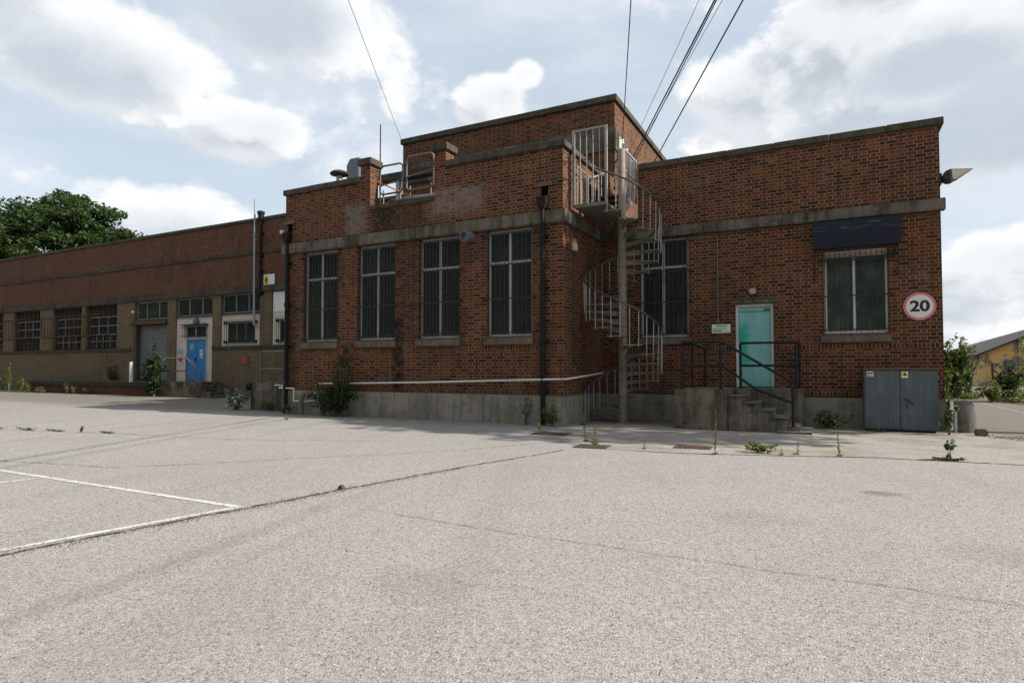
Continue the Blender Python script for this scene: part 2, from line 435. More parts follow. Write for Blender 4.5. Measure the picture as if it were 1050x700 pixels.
def thing(name, label, cat, loc, group=None):
    o = bpy.data.objects.new(name, None); COL.objects.link(o); o.location = loc; o.empty_display_size = .2
    return tag(o, label, cat, group)
def structure(o): o['kind'] = 'structure'; return o

def wall(name, axis, face, depth, u0, u1, z0, z1, holes, mat, parent):
    """wall slab; axis 'x': runs along x, outer face at y=face, going back to face+depth. 'y': runs along y, outer face x=face."""
    us = sorted({u0, u1, *[h[0] for h in holes], *[h[1] for h in holes]}); zs = sorted({z0, z1, *[h[2] for h in holes], *[h[3] for h in holes]})
    us = [u for u in us if u0 <= u <= u1]; zs = [z for z in zs if z0 <= z <= z1]
    def solid(i, j):
        if i < 0 or j < 0 or i >= len(us) - 1 or j >= len(zs) - 1: return False
        a, b = (us[i] + us[i + 1]) / 2, (zs[j] + zs[j + 1]) / 2
        return not any(h[0] < a < h[1] and h[2] < b < h[3] for h in holes)
    mb = MB()
    P = (lambda u, d, z: (u, face + d, z)) if axis == 'x' else (lambda u, d, z: (face + d, u, z))
    for i in range(len(us) - 1):
        for j in range(len(zs) - 1):
            if not solid(i, j): continue
            a, b, c, d = us[i], us[i + 1], zs[j], zs[j + 1]
            for q in (0, depth): mb.add([P(a, q, c), P(b, q, c), P(b, q, d), P(a, q, d)], [(0, 1, 2, 3)])
            if not solid(i - 1, j): mb.add([P(a, 0, c), P(a, depth, c), P(a, depth, d), P(a, 0, d)], [(0, 1, 2, 3)])
            if not solid(i + 1, j): mb.add([P(b, 0, c), P(b, depth, c), P(b, depth, d), P(b, 0, d)], [(0, 1, 2, 3)])
            if not solid(i, j - 1): mb.add([P(a, 0, c), P(b, 0, c), P(b, depth, c), P(a, depth, c)], [(0, 1, 2, 3)])
            if not solid(i, j + 1): mb.add([P(a, 0, d), P(b, 0, d), P(b, depth, d), P(a, depth, d)], [(0, 1, 2, 3)])
    me = mb
    # weld so that normals come out consistent
    o = me.build(name, mat, parent)
    bm = bmesh.new(); bm.from_mesh(o.data); bmesh.ops.remove_doubles(bm, verts=bm.verts, dist=1e-5); bmesh.ops.recalc_face_normals(bm, faces=bm.faces); bm.to_mesh(o.data); bm.free()
    return o
def course(name, axis, a, b, o0, o1, z0, z1, mat, parent, seg=2.4, gap=.003, bevel=.012):
    """a run of stone blocks with open joints; axis x: x from a to b, y from o0 to o1"""
    mb = MB(); n = max(1, round((b - a) / seg)); rnd = random.Random(int(a * 10 + z0 * 100))
    cut = [a] + [a + (b - a) * (i + rnd.uniform(-.06, .06)) / n for i in range(1, n)] + [b]
    for i in range(n):
        p, q = cut[i] + (gap / 2 if i else 0), cut[i + 1] - (gap / 2 if i < n - 1 else 0)
        j = rnd.uniform(-.004, .004)
        if axis == 'x': mb.box(p, q, o0, o1, z0 + j, z1 + j)
        else: mb.box(o0, o1, p, q, z0 + j, z1 + j)
    return mb.build(name, mat, parent, bevel=bevel)

def steel_window(parent, x0, x1, y, z0, z1, mulls, transoms, frame='frame_white', w=.05, bars=None, sill=None, glass='glass', pitch=.12, hbars=(), blind=0):
    """window in a wall facing -y whose outer face is y; frame set back 9 cm"""
    m = MB(); a, b = y + .09, y + .14
    m.box(x0, x0 + w, a, b, z0, z1); m.box(x1 - w, x1, a, b, z0, z1)
    m.box(x0 + w, x1 - w, a, b, z1 - w, z1); m.box(x0 + w, x1 - w, a, b, z0, z0 + w)
    for u in mulls: m.box(u - w * .55, u + w * .55, a - .006, b, z0 + w, z1 - w)
    for t in transoms: m.box(x0 + w, x1 - w, a + .003, b, t - w * .5, t + w * .5)
    win = m.build('window', frame, parent, bevel=.006)
    MB().box(x0 + w * .5, x1 - w * .5, y + .112, y + .122, z0 + w * .5, z1 - w * .5).build('pane', glass, win)
    if bars:
        g = MB(); n = round((x1 - x0) / pitch)
        for i in range(n + 1):
            u = x0 + .02 + (x1 - x0 - .04) * i / n
            g.tube([(u, y - .03, z0 + .03), (u, y - .03, z1 - .04)], .0082, 6)
        for h in hbars:
            g.box(x0 - .09, x1 + .09, y - .048, y - .034, h - .014, h + .014)
            for u in (x0 - .08, x1 + .08): g.box(u - .02, u + .02, y - .034, y + .02, h - .02, h + .02)
        g.build('security_bars', bars, win)
    if sill:
        MB().box(x0 - .08, x1 + .04, y - .07, y + .2, sill[0], sill[1]).build('sill', 'sill_stone', win, bevel=.012)
    return win

# ================================================================== WORLD, SUN, CAMERA
SUN = Vector((1.3, .19, 1.0)).normalized()
el = math.asin(SUN.z); az = math.atan2(SUN.x, SUN.y)
w = bpy.data.worlds.new('World'); scene.world = w; w.use_nodes = True
nt = NT(w.node_tree); nt.n.clear()
wo = nt.node('ShaderNodeOutputWorld'); bg = nt.node('ShaderNodeBackground'); nt.l.new(bg.outputs[0], wo.inputs[0])
bg.inputs[1].default_value = .066
sky = nt.node('ShaderNodeTexSky', sky_type='NISHITA', sun_disc=False, sun_elevation=el, sun_rotation=az, air_density=1.0, dust_density=1.6, ozone_density=1.0)
skyc = S(nt, sky.outputs[0])
D = S(nt, nt.node('ShaderNodeTexCoord').outputs['Generated'])
# clouds: soft ellipses in azimuth / elevation, broken up by fractal noise
CLOUDS = [  # azimuth deg (from +y towards +x), elevation deg, half sizes deg, weight
    (-61.5, 23.0, 11, 5.5, 1.0), (-52, 19.5, 8, 3.2, .9), (-68, 28, 12, 6, .9), (-46, 28.5, 13, 5.0, .75),
    (-58.0, 12.8, 9.5, 3.2, .8), (-67, 14, 5, 2.0, .5), (-29.0, 23.8, 4.6, 3.1, 1.0), (-25.8, 26.0, 2.6, 1.8, .85),
    (-5.5, 23.0, 8, 4.2, .95), (1.5, 25.5, 8.5, 5.8, 1.0), (10, 22.8, 9, 6.2, 1.05), (-2, 19.8, 8, 2.8, .85), (15, 17.5, 9, 3.8, .95), (5.0, 31, 8, 5.0, .9), (20, 24, 9, 7, 1.0), (8, 19.5, 17, 6.5, 1.25), (-9, 19.5, 4, 2.3, .7),
    (11.5, 6.8, 6.0, 4.2, 1.0), (16, 8.5, 6, 4, 1.0), (8, 3.5, 9, 3.2, .7), (-38, 24, 2.4, 4, .5)]
def density(Dv):
    x, y, z = nt.xyz(Dv)
    a = nt.math('ARCTAN2', x, y) * (180 / math.pi); e = nt.math('ARCSINE', z) * (180 / math.pi)
    acc = None
    for (ca, ce, ra, re_, wt) in CLOUDS:
        dx = (a - ca) / ra; dy = (e - ce) / re_
        v = nt.math('MAXIMUM', 1.0 - (dx * dx + dy * dy), 0.0) * wt
        acc = v if acc is None else nt.math('SMOOTH_MAX', acc, v, .25)
    # elsewhere in the sky: free fair-weather cumulus
    side = nt.sstep(a.abs(), 80, 95)
    top = nt.sstep(e, 34, 42)
    free = nt.sstep(nt.noise(nt.scale(Dv, (1, 1, 1.8)), 2.3, 3, .5), .46, .66) * side.max(top)
    acc = acc.max(free)
    n = nt.noise(nt.scale(Dv, (1, 1, 1.5)), 5.0, 14, .60, .3); n2 = nt.noise(nt.scale(Dv, (1, 1, 1.4)), 19, 10, .6, .2)
    return acc * .95 + ((n - .5) * 1.55 + (n2 - .5) * .65) * nt.sstep(acc, -.0, .25)
d0 = density(D); d1 = density(nt.vadd(D, tuple(SUN * .045)))
cov = nt.sstep(d0, .18, .52)
shade = nt.sstep(d0 - d1, -.26, .30)
thick = nt.sstep(d0, .42, 1.05)
SK = 10.0
grey = (.49 * SK, .55 * SK, .61 * SK); white = (.985 * SK, .995 * SK, 1.0 * SK)
cc = nt.mix(nt.math('MULTIPLY', thick, 1.0 - shade * .75), white, grey)
cc = nt.mix(nt.sstep(shade, .0, .45, .45, 0.0), cc, grey)
ga, ge = (lambda q: (nt.math('ARCTAN2', q[0], q[1]) * (180 / math.pi), nt.math('ARCSINE', q[2]) * (180 / math.pi)))(nt.xyz(D))
gm = None
for (ca, ce, ra, re_, wt) in ((5, 17.2, 10, 4.2, 1.1), (14, 18, 10, 5.0, 1.2), (8, 22, 8, 3.0, 1.0), (-51, 28.5, 11, 4.2, .9), (-63, 22.5, 9, 3.2, .6), (-58, 17.5, 6, 1.9, .8), (-58, 11.5, 9, 2, .5)):
    qx = (ga - ca) / ra; qy = (ge - ce) / re_
    v = nt.math('MAXIMUM', 1.0 - (qx * qx + qy * qy), 0.0) * wt; gm = v if gm is None else nt.math('SMOOTH_MAX', gm, v, .3)
gn = nt.noise(nt.scale(D, (1, 1, 1.6)), 6.5, 9, .6, .3)
cc = nt.mix(nt.sstep(gm + (gn - .5) * .9, .10, .85) * .9, cc, (.535 * SK, .605 * SK, .68 * SK))
veil = nt.noise(nt.scale(D, (1, 1, 3.5)), 2.2, 7, .6)
ex, ey, ez = nt.xyz(D)
hazef = nt.sstep(ez, .0, .35, .93, .72)
base = nt.mix(hazef, skyc, (.70 * SK, .80 * SK, .91 * SK))
base = nt.mix(nt.sstep(veil, .38, .70) * .5, base, (.86 * SK, .895 * SK, .925 * SK))
final = nt.mix(cov * .93, base, cc)
nt.put(bg.inputs[0], final)

sl = bpy.data.lights.new('sun', 'SUN'); sl.energy = 4.2; sl.angle = R(.6); sl.color = (1, .95, .87)
so = bpy.data.objects.new('sun', sl); COL.objects.link(so); so.rotation_euler = (-SUN).to_track_quat('-Z', 'Y').to_euler()

cam = bpy.data.cameras.new('camera'); co = bpy.data.objects.new('camera', cam); COL.objects.link(co); scene.camera = co
cam.sensor_width = 36; cam.lens = 627 / 1050 * 36; cam.shift_y = 8 / 1050; cam.clip_end = 3000; cam.clip_start = .05
co.location = (0, 0, 1.27); co.rotation_euler = (R(90) + math.atan(20 / 627), 0, R(27.3))
vs = scene.view_settings; vs.view_transform = 'Standard'; vs.look = 'None'; vs.gamma = 1; vs.use_curve_mapping = False; vs.exposure = .68
scene.cycles.use_denoising = True; scene.cycles.denoising_prefilter = 'NONE'; scene.cycles.max_bounces = 6; scene.cycles.caustics_reflective = False; scene.cycles.caustics_refractive = False

# ================================================================== GROUND
structure(MB().add([(-900, -900, 0), (900, -900, 0), (900, 1400, 0), (-900, 1400, 0)], [(0, 1, 2, 3)]).build('ground', 'asphalt'))
rj = random.Random(3)
def ribbon(pts, width, z, jit=0.0, sub=.12, taper=False):
    """flat strip of varying width along a polyline"""
    pts = [Vector((p[0], p[1], 0)) for p in pts]; line = []
    for a, b in zip(pts[:-1], pts[1:]):
        n = max(1, int((b - a).length / sub)); line += [a.lerp(b, i / n) for i in range(n)]
    line.append(pts[-1]); vs = []; drift = 0.0
    for i, p in enumerate(line):
        t = (line[min(i + 1, len(line) - 1)] - line[max(i - 1, 0)]).normalized(); nrm = Vector((-t.y, t.x, 0))
        if jit: drift = drift * .8 + rj.uniform(-jit, jit)
        ww = width * (rj.uniform(.35, 1.5) if jit else 1)
        if taper: ww *= min(1, (len(line) - 1 - i) / 12 + .15)
        q = p + nrm * drift
        vs += [(q + nrm * ww / 2 + Vector((0, 0, z))), (q - nrm * ww / 2 + Vector((0, 0, z)))]
    return MB().add(vs, [(2 * i, 2 * i + 1, 2 * i + 3, 2 * i + 2) for i in range(len(line) - 1)])
structure(MB().add([(-2.1, 9.33, .004), (.6, 10.16, .004), (2.3, 10.30, .004), (6.5, 10.75, .004), (6.3, 13.2, .004), (3.4, 14.1, .004), (2.5, 15.3, .004), (-5.2, 15.3, .004), (-5.2, 12.6, .004), (-5.0, 10.9, .004), (-3.6, 9.4, .004)], [tuple(range(11))]).build('concrete_apron', 'apron'))
for nm, pts in (('road_marking', [(-14, 3.93), (-4.80, 3.88)]), ('road_marking', [(-8.16, 3.84), (-8.26, 3.3), (-8.6, 1.2)]), ('road_marking', [(-4.84, 3.83), (-5.16, 2.19), (-5.6, -.2)])):
    structure(ribbon(pts, .072, .004).build(nm, 'road_paint'))
for pts, wd, z, jit in (([(-5.05, 2.0), (-4.72, 3.84), (-4.55, 4.95), (-4.21, 6.67), (-3.68, 8.9)], .026, .008, .012),
                   ([(-5.5, -.2), (-5.05, 2.0)], .026, .008, .012),
                   ([(-3.6, 4.36), (-2.82, 4.27), (-1.1, 4.21), (.92, 4.20), (2.5, 4.2)], .007, .008, .012),
                   ([(-3.6, 9.3), (-1.95, 9.35), (.61, 10.17), (2.28, 10.30), (5.2, 10.6)], .022, .008, .012),
                   ([(-20, 6.1), (-15.5, 6.5), (-12.66, 7.1), (-9.5, 7.5), (-6.8, 8.6)], .016, .008, .015),
                   ([(-9.3, 3.3), (-8.2, 3.15), (-7.4, 3.0), (-6.6, 2.72), (-6.2, 2.6)], .012, .008, .012),
                   ([(-16, 3.2), (-8.1, 4.7), (-5.2, 8.0), (-4.4, 9.5)], .014, .008, .015)):
    structure(ribbon(pts, wd, z, jit, .05).build('pavement_crack', 'crack' if wd > .02 else 'seam'))
# loose grit lying beside the open joint
gr = MB(); rg = random.Random(5)
gpath = [(-5.05, 2.0), (-4.72, 3.84), (-4.55, 4.95), (-4.21, 6.67)]
for _ in range(1500):
    k = rg.randrange(3); t = rg.random(); a, b = gpath[k], gpath[k + 1]
    x = a[0] + (b[0] - a[0]) * t + rg.gauss(.03, .055); y = a[1] + (b[1] - a[1]) * t + rg.gauss(0, .05); s = rg.uniform(.002, .006)
    gr.add([(x - s, y - s, .006), (x + s, y - s * .6, .006), (x + s * .4, y + s, .006), (x, y, .006 + s)], [(0, 1, 3), (1, 2, 3), (2, 0, 3)])
for _ in range(2400):
    x = rg.uniform(-6.5, 3.2); y = rg.uniform(2.0, 9.0); s = rg.uniform(.0015, .005)
    gr.add([(x - s, y - s, .001), (x + s, y - s * .6, .001), (x + s * .4, y + s, .001), (x, y, .001 + s)], [(0, 1, 3), (1, 2, 3), (2, 0, 3)])
g = gr.build('gravel', 'crack'); tag(g, 'loose dark grit scattered over the pale asphalt yard', 'grit', kind='stuff')

def cover(x, y, sx, sy, rot, label, mat='rust'):
    m = MB(); c, s = math.cos(rot), math.sin(rot)
    t = thing('manhole_cover', label, 'manhole cover', (x, y, 0), 'rusty covers set in the yard'); t.rotation_euler.z = rot
    f = MB(); a = .05
    f.box(-sx - a, sx + a, -sy - a, -sy, .002, .014); f.box(-sx - a, sx + a, sy, sy + a, .002, .014); f.box(-sx - a, -sx, -sy, sy, .002, .014); f.box(sx, sx + a, -sy, sy, .002, .014)
    def loc(mb, nm, mt):
        o = mb.build(nm, mt); o.parent = t; return o
    loc(f, 'cover_frame', 'crack')
    m.box(-sx, sx, -sy, sy, .001, .010)
    for i in range(6):
        for j in range(4): m.box(-sx + sx * (i + .2) / 3, -sx + sx * (i + .8) / 3, -sy + sy * (j + .2) / 2, -sy + sy * (j + .8) / 2, .010, .015)
    loc(m, 'cover_plate', mat)
cover(-1.95, 10.15, .24, .16, .05, 'rusty red manhole cover below the left end of the concrete steps')
cover(-3.43, 9.5, .22, .17, .1, 'rusty cover with two weeds at its edge, in line with the spiral staircase', 'crack')
cover(-4.8, 11.0, .3, .2, .05, 'shaded dark cover near the brick corner downpipe', 'crack')

# ================================================================== MAIN BRICK BUILDING
B = thing('brick_building', 'red brick flat-roofed works building with grey concrete bands and barred windows', 'building', (-5.25, 12.68, 0))
YM, YR, XC, XL, XR = 12.68, 15.2, -5.25, -13.95, 2.12
WX = [(-13.19, -11.93), (-11.21, -9.96), (-9.2, -7.99), (-7.21, -6.02)]
wh = [(a, b, 2.03, 4.565) for a, b in WX]
wall('wall', 'x', YM, .33, XL, XC, .664, 6.3, wh + [(-10.82, -8.75, 5.5, 6.3)], 'brick_red', B)
wall('wall', 'y', XC, -.33, YM + .335, 16.5, .664, 6.3, [(14.0, 15.12, 4.98, 5.86)], 'brick_red', B)
wall('wall', 'y', XL, .33, YM + .335, 30, 0, 6.3, [], 'brick_red', B)
rh = [(-4.19, -2.99, 2.05, 4.52), (-.05, 1.18, 2.04, 3.87), (-1.92, -1.09, .84, 2.78), (-4.98, -4.24, 5.0, 6.32)]
wall('wall', 'x', YR, .33, XC, XR, .664, 6.32, rh, 'brick_red', B)
wall('wall', 'y', XR, -.33, YR + .335, 32, 0, 6.32, [], 'brick_red', B)
wall('wall', 'x', 30, .33, XL, XR, 0, 6.3, [], 'brick_red', B)
pl = MB(); cutx = [XL - .02, -12.1, -10.35, -8.6, -7.3, XC + .03]
for c0, c1 in zip(cutx[:-1], cutx[1:]): pl.box(c0 + .004, c1 - .004 * (c1 < -6), YM - .03, YM + .3, -.3, .662)
pl.box(XL, XC, YM - .022, YM + .29, -.3, .655); pl.box(XC - .3, XC + .03, YM + .3, YR - .03, -.3, .662); pl.box(XC + .03, XR + .02, YR - .03, YR + .3, -.3, .640)
pl.build('plinth', 'concrete_plinth', B, bevel=.012)
MB().box(XL + .34, XC - .34, YM + .34, 29.9, 5.2, 5.3).box(XC - .33, XR - .34, YR + .34, 29.9, 5.06, 5.16).build('roof', 'roof_felt', B)
# string courses
course('string_course', 'x', XL - .09, XC + .075, YM - .08, YM + .1, 4.58, 4.87, 'concrete_band', B, 1.9)
course('string_course', 'y', YM + .105, YR - .085, XC - .1, XC + .073, 4.575, 4.865, 'concrete_band', B, 1.2)
course('string_course', 'x', XC + .08, XR + .08, YR - .08, YR + .1, 4.54, 4.785, 'concrete_band', B, 2.2)
# copings
for a, b in ((XL - .07, -11.15), (-8.40, XC + .07)): course('coping', 'x', a, b, YM - .06, YM + .4, 6.3, 6.45, 'concrete_coping', B, 1.0)
course('coping', 'x', -10.80, -8.77, YM - .05, YM + .4, 5.5, 5.60, 'concrete_wing', B, 1.0)
course('coping', 'y', YM + .405, 16.49, XC - .4, XC + .06, 6.305, 6.45, 'concrete_coping', B, 1.0)
course('coping', 'y', YM + .405, 29.9, XL - .06, XL + .4, 6.3, 6.45, 'concrete_coping', B, 1.0)
course('coping', 'x', -4.22, XR + .08, YR - .06, YR + .4, 6.32, 6.47, 'concrete_coping', B, 1.05)
course('coping', 'y', YR + .405, 31.9, XR - .4, XR + .08, 6.32, 6.47, 'concrete_coping', B, 1.05)
for a, b in ((-11.15, -10.82), (-8.75, -8.40)):
    p = MB().box(a, b, YM - .004, YM + .37, 6.302, 6.74).build('parapet_pier', 'brick_red', B)
    MB().box(a - .07, b + .07, YM - .08, YM + .45, 6.74, 6.92).build('pier_cap', 'concrete_coping', p, bevel=.015)
# upper storey set back on the roof
UP = MB(); UP.box(-12.68, XC - .01, 16.52, 24, 5.3, 8.85)
UP.build('upper_storey', 'brick_red', B)
course('upper_coping', 'x', -12.75, XC + .06, 16.45, 16.9, 8.85, 9.03, 'concrete_coping', B, 1.1)
course('upper_coping', 'y', 16.905, 24.05, XC - .4, XC + .06, 8.85, 9.03, 'concrete_coping', B, 1.1)
course('upper_coping', 'y', 16.905, 24.05, -12.75, -12.3, 8.85, 9.03, 'concrete_coping', B, 1.1)
course('upper_band', 'x', -12.7, XC + .035, 16.48, 16.6, 7.45, 8.12, 'concrete_band', B, 2.0)
course('upper_band', 'y', 16.605, 17.6, XC - .1, XC + .033, 7.45, 8.12, 'concrete_band', B, 2.0)
MB().box(XC - .02, XC + .02, 17.75, 18.7, 6.45, 7.9).build('roof_door', 'bar_rust', B)
# windows
for i, (a, b) in enumerate(WX):
    steel_window(B, a, b, YM, 2.03, 4.56, [(a + b) / 2 - .02], [3.79], w=.055, bars='bar_dark', sill=(1.83, 2.0), pitch=.115, hbars=(2.12, 2.92, 3.72, 4.44))
steel_window(B, -4.19, -2.99, YR, 2.05, 4.515, [-3.62], [3.80], w=.06, bars='bar_dark', sill=(1.87, 2.02), pitch=.12, hbars=(2.12, 2.92, 3.68, 4.42))
rw = steel_window(B, -.05, 1.18, YR, 2.04, 3.865, [.545], [], frame='frame_purple_white', w=.06, glass='glass_painted_reflection', bars='bar_dark', sill=(1.84, 2.0), pitch=.103, hbars=(2.12, 2.86, 3.64, 3.69))
MB().box(.02, 1.11, YR + .105, YR + .11, 3.70, 3.80).build('blind', 'panel_cream', rw)
# green door
dr = MB(); dr.box(-1.92, -1.86, YR + .05, YR + .16, .84, 2.78); dr.box(-1.15, -1.09, YR + .05, YR + .16, .84, 2.78); dr.box(-1.86, -1.15, YR + .05, YR + .16, 2.72, 2.78)
door = dr.build('door', 'frame_purple_white', B, bevel=.005)
MB().box(-1.855, -1.155, YR + .085, YR + .13, .855, 2.715).build('door_leaf', 'teal_door', door, bevel=.004)
MB().box(-1.85, -1.16, YR + .078, YR + .087, 2.60, 2.612).box(-1.30, -1.17, YR + .06, YR + .086, 2.64, 2.66).build('door_closer', 'bar_dark', door)
MB().box(-2.03, -.99, YR - .03, YR + .1, 2.79, 2.885).build('lintel', 'concrete_band', B, bevel=.01)
# downpipes with hoppers
def downpipe(x, y, ztop, zb):
    m = MB(); m.tube([(x, y - .09, ztop), (x, y - .09, zb)], .055, 10)
    p = m.build('downpipe', 'pipe_black', B, smooth=True)
    for z in (.75, 1.9, 3.1, 4.3): MB().lathe((x, y - .09, z), [(.07, -.05), (.075, -.04), (.075, .04), (.07, .05)], 12).box(x - .12, x + .12, y - .05, y + .0, z - .03, z + .03).build('pipe_collar', 'pipe_black', p)
    h = MB(); h.prism([(x - .12, ztop + .26), (x + .12, ztop + .26), (x + .11, ztop + .12), (x + .06, ztop - .02), (x - .06, ztop - .02), (x - .11, ztop + .12)], 'y', y - .19, y - .006)
    h.build('hopper', 'pipe_black', p, bevel=.01)
    o = MB(); o.box(x - .06, x + .1, y - .012, y + .01, ztop + .32, ztop + .52); o.build('overflow_opening', 'void_dark', p)
    o = MB(); o.box(x - .24, x + .2, y - .05, y + .02, ztop + .525, ztop + .6); o.build('overflow_lintel', 'sill_stone', p)
downpipe(-13.78, YM - .0, 4.92, .02); downpipe(-5.72, YM - .0, 4.92, .02)
MB().tube([(-6.02, YM - .085, 4.55), (-6.02, YM - .085, 4.62)], .02, 6).build('drip_pipe', 'pipe_black', B)

# things fixed to the main building -------------------------------------------------
t = thing('vent_pipe', 'stubby grey vent elbow sticking out under the band between two tall windows', 'vent', (-7.72, YM, 4.45))
MB().tube([(-7.66, YM + .02, 4.47), (-7.70, YM - .22, 4.45)], .13, 16).build('elbow', 'galv_dark', t, smooth=True)
MB().lathe((-7.70, YM - .22, 4.45), [(.125, 0), (.14, .02), (.13, .07), (.11, .07), (.10, .0), (.02, .0)], 16, (-.16, -1, -.1)).build('vent_mouth', 'galv_dark', t, smooth=True)
pp = [(-15.1, 13.14, .77), (-14.02, 13.1, .72)]
wp = MB(); wp.tube([(-14.95, 13.24, .78), (-14.02, 13.2, .73), (-14.0, 12.56, .72), (-13.42, 12.55, .72), (-13.42, 12.55, .36), (-12.98, 12.55, .36), (-12.62, 12.55, .40), (-12.58, 12.55, .86), (-9, 12.56, .93), (-6.0, 12.56, 1.02), (-5.22, 12.56, 1.04)], .024, 10)
wp.tube([(-5.22, 12.56, 1.04), (-5.16, 12.62, 1.04), (-5.165, 15.12, 1.16)], .024, 10)
wpo = wp.build('service_pipe', 'white_plastic', None, True); tag(wpo, 'thin white plastic pipe running low along the brick wall and round its corner', 'pipe')
t = MB().tube([(-13.0, 12.42, 0), (-13.0, 12.42, .42), (-12.98, 12.47, .55), (-12.9, 12.52, .6), (-12.8, 12.52, .52)], .07, 12).build('lagged_pipe', 'concrete_block', None, True); tag(t, 'stubby grey lagged pipe bent over at the foot of the wall', 'pipe')
t = thing('wall_light', 'small cream bulkhead light above the green door', 'light', (-1.52, YR, 3.06))
MB().box(-1.61, -1.44, YR - .02, YR - .002, 2.99, 3.15).build('back_plate', 'bar_dark', t)
MB().box(-1.6, -1.45, YR - .11, YR - .02, 3.0, 3.14).build('lens', 'lamp_cream', t, bevel=.02)
t = thing('wall_light', 'small pale box light on the shaded side wall left of the spiral stairs', 'light', (XC, 13.27, 4.12))
MB().box(XC, XC + .09, 13.2, 13.36, 4.02, 4.2).build('lens', 'panel_cream', t, bevel=.015)
MB().box(XC - .0, XC + .02, 13.24, 13.31, 3.9, 4.02).build('back_plate', 'bar_dark', t)
t = thing('conduit', 'thin dark conduit dropping from the pale box light to a round switch', 'conduit', (XC + .02, 13.27, 1.3))
MB().tube([(XC + .015, 13.27, 3.9), (XC + .015, 13.27, 1.3)], .012, 6).build('pipe_run', 'bar_dark', t)
MB().lathe((XC + .0, 13.27, 1.26), [(.055, 0), (.055, .05), (.03, .06)], 12, (1, 0, 0)).build('switch', 'rail_grey', t)
t = thing('conduit', 'grey conduit running down the brick to the small white and green sign', 'conduit', (-2.31, YR, 3.4))
MB().tube([(-2.98, YR - .02, 4.44), (-2.33, YR - .02, 4.44), (-2.31, YR - .02, 4.42), (-2.31, YR - .02, 2.40)], .017, 8).build('pipe_run', 'rail_grey', t)
MB().box(-2.345, -2.275, YR - .05, YR - .002, 2.36, 2.43).build('junction_box', 'rail_grey', t)
t = thing('notice_sign', 'weathered white and green notice left of the green door', 'sign', (-2.24, YR, 2.22))
MB().box(-2.45, -2.03, YR - .03, YR - .004, 2.12, 2.325).build('plate', 'sign_white', t, bevel=.004)
m = MB(); m.box(-2.43, -2.22, YR - .034, YR - .0305, 2.15, 2.19); m.box(-2.43, -2.12, YR - .034, YR - .0305, 2.215, 2.235); m.box(-2.2, -2.06, YR - .034, YR - .0305, 2.16, 2.17); m.box(-2.36, -2.1, YR - .034, YR - .0305, 2.27, 2.30)
m.build('print', 'print_green', t)
t = thing('sign_board', 'scuffed blank navy board boxed out above the right-hand barred window', 'sign', (.57, YR, 3.88))
MB().box(-.25, 1.39, YR - .30, YR - .26, 3.885, 4.475).build('face', 'navy_board', t, bevel=.006)
MB().box(-.235, 1.375, YR - .259, YR - .003, 3.9, 4.46).build('casing', 'pipe_black', t)
for x in (-.22, 1.36): MB().tube([(x, YR - .05, 3.9), (x, YR - .03, 3.3)], .014, 6).box(x - .03, x + .03, YR - .05, YR - .002, 3.26, 3.34).build('bracket', 'bar_dark', t)
# 20 sign
def text_mesh(txt, size, mat, loc, name, parent, rot=(R(90), 0, 0), bold=.0, sx=1.0, ext=.001):
    cu = bpy.data.curves.new(name, 'FONT'); cu.body = txt; cu.size = size; cu.align_x = 'CENTER'; cu.align_y = 'CENTER'; cu.extrude = ext; cu.offset = bold
    o = bpy.data.objects.new(name, cu); COL.objects.link(o)
    dg = bpy.context.evaluated_depsgraph_get(); me = bpy.data.meshes.new_from_object(o.evaluated_get(dg)); bpy.data.objects.remove(o)
    me.materials.clear(); me.materials.append(M[mat]); ob = bpy.data.objects.new(name, me); COL.objects.link(ob)
    ob.rotation_euler = rot; ob.scale = (sx, 1, 1); ob.location = Vector(loc) - world_loc(parent); ob.parent = parent
    return ob
t = thing('speed_limit_sign', 'round 20 speed limit sign with faded red ring on the brick corner', 'sign', (1.72, YR, 2.57))
MB().lathe((1.72, YR - .012, 2.57), [(.29, 0), (.29, .012)], 48, (0, -1, 0)).build('ring', 'print_pink', t)
MB().lathe((1.72, YR - .0242, 2.57), [(.240, 0), (.240, .003)], 48, (0, -1, 0)).build('face', 'sign_white', t)
text_mesh('20', .31, 'black_print', (1.72, YR - .0290, 2.565), 'numerals', t, bold=.010, sx=1.12)
t = thing('floodlight', 'pale floodlight reaching out past the top right brick corner', 'light', (XR, 15.5, 5.3))
MB().box(XR, XR + .05, 15.30, 15.55, 5.12, 5.34).tube([(XR + .04, 15.42, 5.22), (XR + .16, 15.42, 5.30)], .05, 10).lathe((XR + .17, 15.18, 5.25), [(.09, 0), (.12, .03), (.12, .30), (.09, .33)], 14, (0, 1, 0)).build('bracket', 'slate', t, smooth=True)
m = MB(); a_ = [(XR + .20, 15.17, 5.44), (XR + .62, 15.24, 5.50), (XR + .26, 15.10, 5.18)]
m.add([(XR + .15, 15.13, 5.36), (XR + .56, 15.13, 5.31), (XR + .56, 15.50, 5.37), (XR + .15, 15.50, 5.42), (XR + .17, 15.15, 5.12), (XR + .25, 15.15, 5.10), (XR + .25, 15.47, 5.16), (XR + .17, 15.47, 5.18)], [(0, 1, 2, 3), (0, 4, 5, 1), (1, 5, 6, 2), (2, 6, 7, 3), (3, 7, 4, 0), (4, 7, 6, 5)])
m.build('housing', 'rail_brown', t, bevel=.008)
m = MB(); m.prism([(XR + .205, 5.14), (XR + .25, 5.125), (XR + .53, 5.298), (XR + .19, 5.338)], 'y', 15.108, 15.134); m.build('lens', 'panel_cream', t, bevel=.004)

